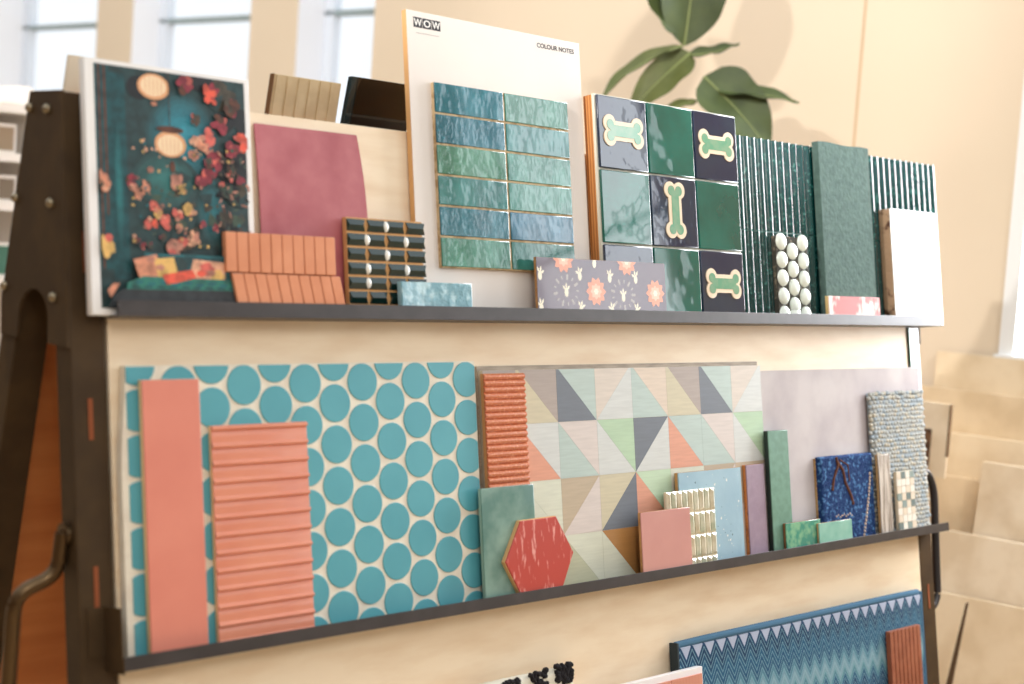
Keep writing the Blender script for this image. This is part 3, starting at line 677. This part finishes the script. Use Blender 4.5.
# ================================================================= BOTTOM SHELF (only the tops show)
SB = -.5568
t = item('chevron_rug_sample', 'blue chevron rug sample with a steel blue bound edge', 'rug sample', 1.77, SB, .004)
m = MB(); m.box(1.262,2.268,SB,-.163,.004,.027)
cm = bpy.data.materials.new('chevron_weave'); cm.use_nodes = True; nt = cm.node_tree; Nn = nt.nodes; Lk = nt.links
tcx = Nn.new('ShaderNodeTexCoord'); sp = Nn.new('ShaderNodeSeparateXYZ'); Lk.new(tcx.outputs['Object'], sp.inputs[0])
def mth(op, a, b=None):
    n = Nn.new('ShaderNodeMath'); n.operation = op
    for i, x in enumerate((a, b)):
        if x is None: continue
        if isinstance(x, (int, float)): n.inputs[i].default_value = x
        else: Lk.new(x, n.inputs[i])
    return n.outputs[0]
tri = mth('MULTIPLY', mth('PINGPONG', sp.outputs['X'], .021), 1.65)
ph = mth('ADD', sp.outputs['Z'], tri)
ban = mth('FRACT', mth('MULTIPLY', mth('SUBTRACT', ph, .409), -1/.21))
cr = Nn.new('ShaderNodeValToRGB'); el = cr.color_ramp.elements; el[0].position = 0; el[0].color = (*S(20,66,104),1); el[1].position = 1; el[1].color = (*S(28,76,112),1)
for p, c in ((.15,S(14,52,86)),(.30,S(30,84,116)),(.42,S(24,72,106)),(.54,S(84,130,146)),(.64,S(130,158,172)),(.72,S(92,138,146)),(.80,S(40,92,122)),(.90,S(14,54,92))):
    e = el.new(p); e.color = (*c,1)
Lk.new(ban, cr.inputs[0])
fine = mth('FRACT', mth('MULTIPLY', ph, 1/.0155)); fm = Nn.new('ShaderNodeMapRange'); fm.inputs['From Min'].default_value = .6; fm.inputs['From Max'].default_value = .85; Lk.new(fine, fm.inputs['Value'])
mx = Nn.new('ShaderNodeMix'); mx.data_type = 'RGBA'; Lk.new(cr.outputs[0], mx.inputs['A']); mx.inputs['B'].default_value = (*S(132,172,182),1)
Lk.new(mth('MULTIPLY', fm.outputs[0], .60), mx.inputs['Factor'])
top = Nn.new('ShaderNodeMapRange'); top.inputs['From Min'].default_value = .3985; top.inputs['From Max'].default_value = .400; Lk.new(ph, top.inputs['Value'])
mx2 = Nn.new('ShaderNodeMix'); mx2.data_type = 'RGBA'; Lk.new(mx.outputs['Result'], mx2.inputs['A']); mx2.inputs['B'].default_value = (*S(168,176,196),1); Lk.new(top.outputs[0], mx2.inputs['Factor'])
Lk.new(mx2.outputs['Result'], Nn['Principled BSDF'].inputs['Base Color']); Nn['Principled BSDF'].inputs['Roughness'].default_value = .95
tn = Nn.new('ShaderNodeTexNoise'); tn.inputs['Scale'].default_value = 300; Lk.new(tcx.outputs['Object'], tn.inputs['Vector']); bpn = Nn.new('ShaderNodeBump'); bpn.inputs['Strength'].default_value = .6; bpn.inputs['Distance'].default_value = .002
Lk.new(tn.outputs['Fac'], bpn.inputs['Height']); Lk.new(bpn.outputs['Normal'], Nn['Principled BSDF'].inputs['Normal'])
m.build('weave', cm, t, bev=.003)
m = MB(); m.tube([(1.262,-.158,.018)]+[(1.262+i*.1006,-.156,.020) for i in range(1,10)]+[(2.266,-.158,.018)], .0085, 10)
m.build('top_binding', mat('steel_blue_binding', S(66,106,134), .9, bump=(300,.5,.001)), t, smooth=True)
m = MB(); m.box(1.2575,1.263,SB,-.152,.004,.0275); m.build('side_binding', mat('dark_binding', S(48,58,62), .9), t, bev=.001)
m = MB(); m.box(2.268,2.275,SB,-.155,.004,.0275); m.build('side_binding', MATS['steel_blue_binding'], t, bev=.001)
t = item('rust_ribbed_tile', 'rust brown tile with vertical ribs standing before the chevron rug', 'tile sample', 2.16, SB, .0315)
MB().box(2.0815,2.231,SB,-.237,.0315,.040).build('body', mat('rust_body', S(150,86,58), .7), t)
m = MB()
for i in range(8):
    a = 2.0820+i*.01865; m.prism([(a,SB),(a+.0160,SB),(a+.0160,-.2375),(a,-.2375)], .0398, .0445)
m.build('ribs', mat('rust_glaze', S(156,90,64), .35, noise=(30,S(140,76,52),.4,.6), coat=.3), t, bev=.0018)
rect_tile('crimson_tile', 'small crimson tile low in front of the chevron rug', 2.00, 2.078, -.385, .046, .054, mat('crimson_glaze', S(160,30,50), .3), mat('crimson_side', S(120,24,40), .6), v0=SB)
t = item('salmon_tile_board', 'white-edged board of salmon tiles at the bottom of the picture', 'sample board', 1.15, SB, .0295)
MB().box(.99,1.317,SB,-.2085,.0295,.046).build('white_board', mat('white_board_edge', S(238,232,230), .4), t, bev=.001)
m = MB()
for i in range(3):
    for j in range(3):
        a = .992+i*.1065; b = -.222-j*.11; m.box(a+.001,a+.1055,b-.108,b,.046,.0505)
m.build('salmon_tiles', mat('salmon_glaze', S(214,150,128), .35, noise=(6,S(198,128,104),.35,.65), wave=('X',30,S(206,140,118),2)), t, bev=.001)
t = item('black_white_rug_sample', 'cream rug sample with black tufts at the bottom edge', 'rug sample', .79, SB, .008)
MB().box(.66,.918,SB,-.160,.008,.016).build('backing', mat('cream_canvas', S(220,210,190), .9), t)
rw = random.Random(9); m = MB(); m.grid(70,60, pile(.655,.922,-.46,-.148,.016,.036,70,60,.0016,.008,rw), 0, thick=.016)
for (a0,a1,b0,b1) in ((.868,.912,-.178,-.142),(.796,.846,-.25,-.144),(.72,.765,-.24,-.152),(.672,.70,-.26,-.165),(.865,.9,-.27,-.225)):
    for k in range(110): m.dome(rw.uniform(a0,a1), rw.uniform(b0,b1), .006,.006, .0335, .009+rw.uniform(-.002,.002), 1, seg=6, rings=2)
m.build('tufted_pile', [mat('cream_wool', S(228,222,204), .95), mat('black_wool', S(24,20,24), .95)], t, smooth=True, ang=180)

# ================================================================= SAMPLES ON THE FAR SIDE OF THE RACK (tops poke above)
def rear_thing(name, label, cat, x0, x1, ztop, off=.0):
    a = math.atan(.2); o = thing(name, label, cat, (x0, yr(.905)+.004+off+.0, .905))
    return o, a
def rear_box(mb_fn, name, mt, par): pass
def rear_slab(name, label, cat, P, y_off, th, hb=.30):   # P: x at top-left, top-right, z top ; leans on the rear board, foot lower down
    x0, x1, z1, shear = P; sl = .2; o = thing(name, label, cat, ((x0+x1)/2, yr(z1-hb)+.002+y_off, z1-hb))
    def bx(nm, mt, a0, a1, zz0, zz1, t0, t1, bev=.001):
        m = MB()
        for z in (zz0, zz1):
            for (x, tt) in ((a0,t0),(a1,t0),(a1,t1),(a0,t1)): m.v.append((x+shear*(z1-z), yr(z)+.002+y_off+tt, z))
        m.f = [(0,3,2,1),(4,5,6,7),(0,1,5,4),(1,2,6,5),(2,3,7,6),(3,0,4,7)]; m.m = [0]*6
        return m.build(nm, mt, o, world=True, bev=bev)
    return o, bx
# rear shelf that carries them
for zz in (.68,):
    m = MB(); y0 = yr(zz)
    m.v = [(-.10,y0-.0,zz),(2.37,y0-.0,zz),(2.37,y0+.07,zz+.012),(-.10,y0+.07,zz+.012),(-.10,y0,zz-.003),(2.37,y0,zz-.003),(2.37,y0+.07,zz+.009),(-.10,y0+.07,zz+.009)]
    m.f = [(0,3,2,1),(4,5,6,7),(0,1,5,4),(1,2,6,5),(2,3,7,6),(3,0,4,7)]; m.m = [0]*6
    m.build('shelf', M_shelf, RK, world=True)
o, bx = rear_slab('tan_ribbed_tile', 'tan tile back with vertical grooves poking above the burgundy sheet', 'tile sample', (.312,.468,.990,.03), .0, .012, .305)
mt = mat('tan_clay', S(222,200,160), .6, noise=(20,S(210,186,146),.4,.6))
bx('body', mt, .312, .468, .685, .990, .003, .013)
for i in range(6):
    a = .318+i*.0252; m_ = bx('rib', mt, a, a+.019, .69, .9895, .0002, .0035, .0012)
bx('dark_side', mat('umber_side', S(120,82,44), .7), .3105, .3122, .685, .990, .0005, .013, 0)
o, bx = rear_slab('black_gloss_tile', 'glossy black tile poking above the rear of the rack beside the white board', 'tile sample', (.490,.645,1.0065,.0), .0, .012, .322)
bx('face', mat('black_gloss', S(14,14,14), .08, coat=.8), .503, .6455, .685, 1.0065, .0002, .013)
bx('teal_side', mat('dark_teal_side', S(14,44,50), .15, coat=.8), .488, .503, .685, 1.0065, .0006, .013)
o, bx = rear_slab('cream_card', 'cream card behind the left corner of the printed room board', 'board sample', (-.094,.02,.9715,.0), .0, .006, .285)
bx('card', mat('cream_card_stock', S(238,222,196), .6, noise=(4,S(232,214,186),.4,.6)), -.094, .02, .687, .9715, .0002, .008)

# ================================================================= ROOM
AW = radians(-8); T = Vector((sin(AW), cos(AW), 0)); NRM = Vector((cos(AW), -sin(AW), 0)); W0 = Vector((3.14385, 1.50192, 0))
def Wp(s, out, z): p = W0+T*s-NRM*out; return (p.x, p.y, z)     # along the wall, out into the room, height
M_wall = mat('cream_wall_paint', S(229,211,186), .85, noise=(1.2,S(225,207,181),.35,.65))
WIN = [(3.771,4.690,.80,2.6),(2.575,3.469,.80,2.6),(1.760,2.247,.80,2.6),(-2.5,-1.232,.44,2.6),(-4.6,-3.32,.44,2.6),(-7.0,-5.2,.44,2.6)]
SR, SE, ZT, DP = -8.0, 6.2, 3.0, .17
m = MB()
def wq(s0,s1,z0,z1,out=0.0):
    m.poly([Wp(s0,out,z0),Wp(s1,out,z0),Wp(s1,out,z1),Wp(s0,out,z1)])
cuts = sorted(WIN); cur = SR
for s0,s1,z0,z1 in cuts:
    wq(cur,s0,FLOOR,ZT); wq(s0,s1,FLOOR,z0); wq(s0,s1,z1,ZT)
    for s in (s0,s1): m.poly([Wp(s,0,z0),Wp(s,-DP-.08,z0),Wp(s,-DP-.08,z1),Wp(s,0,z1)], 1)
    m.poly([Wp(s0,0,z0),Wp(s1,0,z0),Wp(s1,-DP-.08,z0),Wp(s0,-DP-.08,z0)], 1); m.poly([Wp(s0,0,z1),Wp(s1,0,z1),Wp(s1,-DP-.08,z1),Wp(s0,-DP-.08,z1)], 1)
    cur = s1
wq(cur,SE,FLOOR,ZT)
k = m.build('wall_right', [M_wall, mat('white_reveal_paint', S(246,248,252), .5)], None, world=True); struct(k)
M_frame = mat('pale_blue_frame', S(228,236,246), .5); M_wframe = mat('white_frame', S(240,240,238), .5)
M_bar = mat('grey_green_bar', S(150,166,168), .5)
gm = bpy.data.materials.new('window_glass'); gm.use_nodes = True; gn = gm.node_tree.nodes; gl = gm.node_tree.links
gn.remove(gn['Principled BSDF']); tr = gn.new('ShaderNodeBsdfTransparent'); gg = gn.new('ShaderNodeBsdfGlossy'); gg.inputs['Roughness'].default_value = .02; mxs = gn.new('ShaderNodeMixShader'); mxs.inputs[0].default_value = .06
gl.new(tr.outputs[0], mxs.inputs[1]); gl.new(gg.outputs[0], mxs.inputs[2]); gl.new(mxs.outputs[0], gn['Material Output'].inputs[0])
for i, (s0,s1,z0,z1) in enumerate(WIN):
    fw = .06; m = MB()
    def wb(a,b,c,d,o0,o1,mi=0):
        P = [Wp(x,o,z) for z in (c,d) for (x,o) in ((a,o0),(b,o0),(b,o1),(a,o1))]; k = len(m.v); m.v += P
        for q4 in ((0,3,2,1),(4,5,6,7),(0,1,5,4),(1,2,6,5),(2,3,7,6),(3,0,4,7)): m.f.append(tuple(k+x for x in q4)); m.m.append(mi)
    o0, o1 = -DP-.05, -DP
    wb(s0,s0+.05,z0,z1,o0,o1); wb(s1-fw,s1,z0,z1,o0,o1); wb(s0,s1,z0,z0+fw,o0,o1); wb(s0,s1,z1-fw,z1,o0,o1)
    bz = 1.70 if i < 3 else 1.6
    wb(s0,s1,bz-.012,bz+.012,o0,o1,1)
    w = m.build('window_%d' % (i+1), [M_frame, M_bar], None, world=True); struct(w)
    g = MB(); g.poly([Wp(s0,-DP-.03,z0),Wp(s1,-DP-.03,z0),Wp(s1,-DP-.03,z1),Wp(s0,-DP-.03,z1)])
    gp = g.build('glass_pane', gm, None, world=True); gp.parent = w
    if i > 2:
        m = MB(); wb(s0-.06,s1+.06,z0-.05,z0,0,.03); wb(s0-.05,s0,z0,z1,0,.015); wb(s1,s1+.05,z0,z1,0,.015)
        q = m.build('sill_trim', M_wframe, None, world=True); q.parent = w
# wall panel joints
for i, s in enumerate((-.597,)):
    m = MB(); P = [Wp(x,o,z) for z in (FLOOR,ZT) for (x,o) in ((s-.004,0),(s+.004,0),(s+.004,.003),(s-.004,.003))]; m.v = P
    m.f = [(0,3,2,1),(4,5,6,7),(0,1,5,4),(1,2,6,5),(2,3,7,6),(3,0,4,7)]; m.m = [0]*6
    struct(m.build('trim_%d' % (i+1), mat('joint_shade', S(204,176,140), .8), None, world=True))
m = MB(); m.poly([(-7,-8,FLOOR),(8,-8,FLOOR),(8,10,FLOOR),(-7,10,FLOOR)])
struct(m.build('floor', mat('pale_stone_floor', S(222,198,164), .5, noise=(2,S(210,184,148),.4,.6)), None, world=True))
# far end wall and rear wall
M_w2 = mat('cream_wall_far', S(236,222,200), .85)
m = MB(); e = Wp(SE,0,0); m.poly([(e[0],e[1],FLOOR),(-7,e[1],FLOOR),(-7,e[1],ZT),(e[0],e[1],ZT)]); struct(m.build('wall_far', M_w2, None, world=True))
m = MB(); e = Wp(SR,0,0); m.poly([(e[0],e[1],FLOOR),(-7,e[1],FLOOR),(-7,e[1],ZT),(e[0],e[1],ZT)]); struct(m.build('wall_near', mat('taupe_wall', S(150,128,104), .85), None, world=True))

m = MB(); m.poly([(-4.2,-8,FLOOR),(-4.2,10,FLOOR),(-4.2,10,ZT),(-4.2,-8,ZT)]); struct(m.build('blocking_wall_left', mat('umber_wall', S(120,92,66), .9), None, world=True))  # unseen dark wall, added to keep sky light off the left faces
# ---------------------------------------------------------------- plant
PLC = Vector((2.60,1.03,FLOOR))
t = thing('fiddle_leaf_fig', 'fiddle leaf fig plant with broad green leaves by the cream wall', 'plant', PLC)
m = MB(); m.tube([(2.60,1.03,FLOOR+.3),(2.59,1.04,.3),(2.575,1.06,.9),(2.566,1.068,1.17),(2.552,1.09,1.27),(2.526,1.128,1.379),(2.52,1.14,1.50)], [.016,.014,.011,.010,.009,.0085,.006], 10)
m.build('stem', mat('brown_bark', S(98,66,42), .8), t, smooth=True)
m = MB(); R_ = [(.0,0),(.13,0),(.16,.15),(.175,.30),(.16,.30),(.15,.27),(0,.27)]
for i in range(28):
    for (r, z) in R_: m.v.append((2.6+r*cos(2*pi*i/28), 1.03+r*sin(2*pi*i/28), FLOOR+z))
for i in range(28):
    for j in range(6): m.f.append((i*7+j,((i+1)%28)*7+j,((i+1)%28)*7+j+1,i*7+j+1)); m.m.append(0)
m.build('pot', mat('grey_pot', S(150,146,140), .6), t, smooth=True)
RIGHT = Vector((.717,-.697,0)); UPV = Vector((0,0,1)); FW = Vector((.697,.717,0))
M_leaf = mat('fig_leaf', S(80,88,38), .62, noise=(14,S(94,100,50),.35,.65), coat=0); M_leafd = mat('fig_leaf_dark', S(52,64,26), .62, noise=(14,S(68,80,36),.35,.65), coat=0)
M_rib = mat('leaf_rib', S(130,140,84), .6)
def leaf(base, tip, width, nrm, droop=.02, cup=.25, fold=0, mt=None, pear=.62):
    base = Vector(base); tip = Vector(tip); d = tip-base; L = d.length; d.normalize(); side = d.cross(Vector(nrm)).normalized(); nn = side.cross(d).normalized()
    m = MB(); NU, NV = 22, 12
    def fn(a, b):
        x = a; s = (b-.5)*2
        wid = width*.5*(sin(pi*min(1, x**pear))**.75 if 0 < x < 1 else .02)*(1-.12*math.exp(-((x-.35)/.12)**2))
        p = base+d*(x*L)+side*(s*wid)+nn*(cup*wid*(abs(s)**1.6)-droop*sin(pi*x*.9)*-1+.004*sin(x*15+s*3)*abs(s))
        return p
    m.grid(NU, NV, fn); k = len(m.v)
    base_n = (NU+1)*(NV+1)
    m.v += [tuple(Vector(p)-nn*.0012) for p in m.v[:base_n]]; m.f += [tuple(i+base_n for i in f) for f in list(m.f)]; m.m += list(m.m)
    o = m.build('leaf', mt or M_leaf, t, world=True, smooth=True, ang=80)
    r = MB(); r.tube([Vector(fn(i/14,.5))-nn*.0 for i in range(14)], [.004*(1-i/16) for i in range(14)], 6)
    q = r.build('midrib', M_rib, None, world=True, org=t.location, smooth=True); q.parent = o
    return o
cam = Vector((-1.2859,-2.0852,.7297)); tocam = (cam-Vector((2.55,1.1,1.3))).normalized()
leaf((2.526,1.128,1.375),(2.535,1.11,1.80),.26,tocam+RIGHT*.2,.02,.35,mt=M_leafd,pear=.95)
leaf((2.522,1.13,1.42),(2.41,1.25,1.60),.14,tocam+UPV*.8,.02,.3,mt=M_leafd)
leaf((2.52,1.13,1.375),(2.33,1.30,1.17),.16,UPV*1.0+tocam*.28-RIGHT*.3,.03,.2)
leaf((2.54,1.11,1.355),(2.385,1.225,1.14),.13,tocam+UPV*.5,.02,.3)
leaf((2.54,1.115,1.345),(2.655,1.003,1.40),.12,UPV+tocam*.35,-.01,.2,mt=M_leafd)
leaf((2.568,1.07,1.28),(2.735,.905,1.05),.23,tocam*.9+UPV*.5+RIGHT*.2,.02,.3,mt=M_leafd)
leaf((2.60,1.04,1.24),(2.80,.85,1.215),.11,tocam*.5+UPV*.9,.01,.25,mt=M_leafd)
leaf((2.555,1.08,1.20),(2.44,1.19,1.12),.06,tocam*.5+UPV*.9,.01,.25)

# ---------------------------------------------------------------- stone slabs along the wall, bottom right
def lean_slab(name, label, s0, s1, z0, z1, o_bot, o_top, th, mt, cat='stone slab', grp=None):
    o = thing(name, label, cat, Vector(Wp((s0+s1)/2, o_bot, z0)), grp); m = MB()
    for z, oo in ((z0,o_bot),(z1,o_top)):
        for (s, k) in ((s0,oo),(s1,oo),(s1,oo+th),(s0,oo+th)): m.v.append(Wp(s,k,z))
    m.f = [(0,3,2,1),(4,5,6,7),(0,1,5,4),(1,2,6,5),(2,3,7,6),(3,0,4,7)]; m.m = [0]*6
    q = m.build('slab', mt, o, world=True, bev=.002); return o
c1 = mat('cream_travertine', S(240,219,186), .6, noise=(7,S(228,204,168),.4,.6))
c2 = mat('honey_travertine', S(236,212,176), .6, noise=(7,S(222,196,158),.4,.6))
c3 = mat('ivory_travertine', S(244,226,198), .6, noise=(7,S(228,206,174),.4,.6))
# stepped plinth on which the slabs stand
def plinth(name, label, s0, s1, o0, o1, z0, z1, mt, cat='plinth'):
    o = MB(); 
    for z in (z0,z1):
        for (s,k) in ((s0,o0),(s1,o0),(s1,o1),(s0,o1)): o.v.append(Wp(s,k,z))
    o.f = [(0,3,2,1),(4,5,6,7),(0,1,5,4),(1,2,6,5),(2,3,7,6),(3,0,4,7)]; o.m = [0]*6
    c = Vector(Wp((s0+s1)/2,(o0+o1)/2,z0)); q = o.build(name, mt, None, world=True, org=c, bev=.003); q.location = c
    return tag(q, label, cat)
lean_slab('stone_slab', 'tallest cream stone slab leaning furthest back against the wall', -1.75, -.98, FLOOR, .43, .09, .012, .02, c1)
lean_slab('stone_slab', 'honey stone slab second from the wall, its top just below the tallest slab', -1.9, -.90, FLOOR, .31, .135, .04, .02, c2)
lean_slab('stone_slab', 'ivory stone slab in the middle of the leaning slabs at right', -1.95, -.84, FLOOR, .17, .18, .072, .02, c1)
lean_slab('stone_slab', 'broad honey slab in front of the middle ivory slab', -1.9, -.80, FLOOR, .03, .225, .106, .02, c2)
lean_slab('stone_slab', 'low pale slab leaning in front at the right edge of the picture', -1.95, -1.22, FLOOR, .10, .27, .150, .02, c3)
lean_slab('stone_slab', 'lowest cream slab nearest the rack handle', -1.9, -.78, FLOOR, -.13, .315, .215, .02, c3)
lean_slab('stone_slab', 'front ivory slab with a thin white top edge at bottom right', -1.95, -1.10, FLOOR, -.32, .36, .27, .02, c1)
# thin dark slanted wedge added in front of the slabs
o = MB(); o.tube([Wp(-1.245,.45,FLOOR),Wp(-1.315,.45,-.30)], [.016,.004], 8); c = Vector(Wp(-1.245,.45,FLOOR)); q = o.build('dark_wedge', mat('wedge_brown', S(84,62,40), .7), None, world=True, org=c); q.location = c
tag(q, 'thin dark slanted wedge in front of the pale slabs at bottom right', 'stick')
# small picture card on a thin stand
o = thing('picture_card', 'small cream card with a dark picture beside the grey carpet sample', 'card', Vector(Wp(-1.0,.33,FLOOR)))
def wbox(name, mt, s0, s1, z0, z1, k0, k1):
    m = MB()
    for z in (z0,z1):
        for (s_,k) in ((s0,k0),(s1,k0),(s1,k1),(s0,k1)): m.v.append(Wp(s_,k,z))
    m.f = [(0,3,2,1),(4,5,6,7),(0,1,5,4),(1,2,6,5),(2,3,7,6),(3,0,4,7)]; m.m = [0]*6; return m.build(name, mt, o, world=True)
wbox('card', c3, -1.165, -.95, .05, .285, .330, .340)
wbox('dark_picture', mat('umber_print', S(120,84,54), .6, noise=(20,S(60,40,28),.4,.6)), -1.110, -.98, .075, .20, .340, .343)
wbox('dark_edge', mat('umber_edge', S(110,84,56), .7), -1.168, -1.163, .12, .285, .328, .342)
wbox('post', M_blacksteel, -1.005, -.995, FLOOR, .06, .331, .339); wbox('foot', M_blacksteel, -1.07, -.93, FLOOR, FLOOR+.01, .28, .39)

# ---------------------------------------------------------------- white cabinet at far left
CB = Vector((.95,3.35,FLOOR)); t = thing('display_cabinet', 'white open display cabinet far behind the left leg of the rack', 'cabinet', CB)
M_wc = mat('white_lacquer', S(238,232,224), .5)
m = MB()
def wbx(x0,x1,y0,y1,z0,z1,mi=0): 
    P = [(x,y,z) for z in (z0,z1) for (x,y) in ((x0,y0),(x1,y0),(x1,y1),(x0,y1))]; k = len(m.v); m.v += P
    for q4 in ((0,3,2,1),(4,5,6,7),(0,1,5,4),(1,2,6,5),(2,3,7,6),(3,0,4,7)): m.f.append(tuple(k+x for x in q4)); m.m.append(mi)
wbx(.4,1.6,3.55,3.6,FLOOR,1.04); wbx(.4,.44,3.2,3.55,FLOOR,1.04); wbx(1.30,1.34,3.2,3.55,FLOOR,1.04)
m.build('carcass', M_wc, t, world=True)
for z in (FLOOR+.08,-.35,.05,.40,.68,.86,1.038):
    m = MB(); wbx(.4,1.34,3.18,3.55,z,z+.03); m.build('cabinet_shelf', M_wc, t, world=True)
for i,(x,z,h,c,lab) in enumerate(((1.215,.89,.11,S(150,128,100),'small tan framed tile on the top shelf of the white cabinet'),(1.225,.71,.10,S(120,104,84),'small brown framed tile on the second shelf of the white cabinet'),(1.225,.43,.13,S(60,110,90),'small green tile low in the white cabinet'))):
    o = thing('small_framed_tile', lab, 'tile sample', Vector((x,3.25,z))); m = MB(); wbx(x-.04,x+.04,3.25,3.262,z,z+h); m.build('frame', M_wc, o, world=True)
    m = MB(); wbx(x-.03,x+.03,3.246,3.25,z+.012,z+h-.012); m.build('tile_face', mat('cabinet_tile_%s' % ('tan','brown','green')[i], c, .5), o, world=True)
m = MB(); rf = random.Random(2)
m.grid(30,16, lambda a,b: (.42+a*.90, 3.20+b*.34, 1.072+.085*(1-abs(2*b-1)**3)*(.75+.25*sin(a*7))+.006*sin(a*31+b*9)))
n0 = 31*17; m.v += [(p[0],p[1],1.0705) for p in m.v[:n0]]; m.f += [tuple(i+n0 for i in f) for f in list(m.f)]; m.m += list(m.m)
rim = [(i,0) for i in range(30)]+[(30,j) for j in range(16)]+[(i,16) for i in range(30,0,-1)]+[(0,j) for j in range(16,0,-1)]
for a in range(len(rim)):
    x = rim[a][1]*31+rim[a][0]; y = rim[(a+1)%len(rim)][1]*31+rim[(a+1)%len(rim)][0]; m.f.append((x,y,y+n0,x+n0)); m.m.append(0)
c = Vector((.87,3.37,1.07)); q = m.build('folded_cloth', mat('off_white_cloth', S(238,226,214), .9), None, world=True, org=c, smooth=True); q.location = c
tag(q, 'folded off-white cloth lying on top of the white cabinet', 'cloth')

# ================================================================= LIGHT
w = bpy.data.worlds.new('daylight'); bpy.context.scene.world = w; w.use_nodes = True
bg = w.node_tree.nodes['Background']; bg.inputs[0].default_value = (.90,.95,1.0,1); bg.inputs[1].default_value = 1.28
def area(name, loc, to, sx, sy, power, col):
    l = bpy.data.lights.new(name, 'AREA'); l.shape = 'RECTANGLE'; l.size = sx; l.size_y = sy; l.energy = power; l.color = col
    o = bpy.data.objects.new(name, l); COL.objects.link(o); o.location = loc
    o.rotation_euler = (Vector(to)-Vector(loc)).to_track_quat('-Z','Y').to_euler(); return o
for i, (s0,s1,z0,z1) in enumerate(WIN[3:]):
    p = Wp((s0+s1)/2,-DP-.12,(z0+z1)/2); q = Wp((s0+s1)/2,1,(z0+z1)/2)
    area('window_daylight', p, q, s1-s0, z1-z0, (180,32,30)[i], (.95,.97,1.0))
area('added_warm_fill', (-1.6,-3.6,2.5), (1.2,.2,.5), 1.0, 1.0, 42, (1.0,.95,.88))  # unseen front fill, added to brighten the rack
area('added_warm_fill', (-.2,3.2,2.5), (2.2,3.6,1.4), .8, .8, 34, (1.0,.94,.86))  # unseen fill, added to lighten the wall between the windows
def spot(name, loc, to, ang, power, rad, col):
    l = bpy.data.lights.new(name, 'SPOT'); l.energy = power; l.color = col; l.spot_size = radians(ang); l.spot_blend = .6; l.shadow_soft_size = rad
    o = bpy.data.objects.new(name, l); COL.objects.link(o); o.location = loc
    o.rotation_euler = (Vector(to)-Vector(loc)).to_track_quat('-Z','Y').to_euler(); return o
spot('unseen_spot', (-1.3,-.25,2.1), (3.2,1.0,1.30), 46, 290, .06, (1.0,.96,.92))  # unseen spot, placed to throw the plant's shadow on the wall
spot('unseen_spot', (.55,-1.1,2.3), (3.0,2.6,1.3), 64, 240, .07, (1.0,.96,.92))  # unseen spot, aimed to lighten the wall near the windows

spot('unseen_spot', (1.9,-2.3,2.5), (3.3,.15,-.25), 40, 120, .10, (1.0,.96,.90))  # unseen spot, added to brighten the pale slabs

# ================================================================= CAMERA
cd = bpy.data.cameras.new('camera'); co = bpy.data.objects.new('camera', cd); COL.objects.link(co)
F = 1494.84; rx, ry, rz = -.07324, .06932, -.77088
right = Vector((cos(rz), sin(rz), 0)); fwd = Vector((-sin(rz), cos(rz), 0)); up = Vector((0,0,1))
f2 = fwd*cos(rx)+up*sin(rx); u2 = up*cos(rx)-fwd*sin(rx); r3 = right*cos(ry)+u2*sin(ry); u3 = u2*cos(ry)-right*sin(ry)
co.matrix_world = Matrix(((r3.x,u3.x,-f2.x,-1.28588),(r3.y,u3.y,-f2.y,-2.08521),(r3.z,u3.z,-f2.z,.72970),(0,0,0,1)))
cd.sensor_width = 36; cd.lens = F/1024*36; cd.clip_start = .05
cd.dof.use_dof = True; cd.dof.focus_distance = 3.25; cd.dof.aperture_fstop = 2.1
sc = bpy.context.scene; sc.camera = co
for o in bpy.data.objects:
    if '_o' in o: del o['_o']
sc.view_settings.view_transform = 'Standard'; sc.view_settings.look = 'None'; sc.view_settings.gamma = 1; sc.view_settings.use_curve_mapping = False
sc.view_settings.exposure = -.16
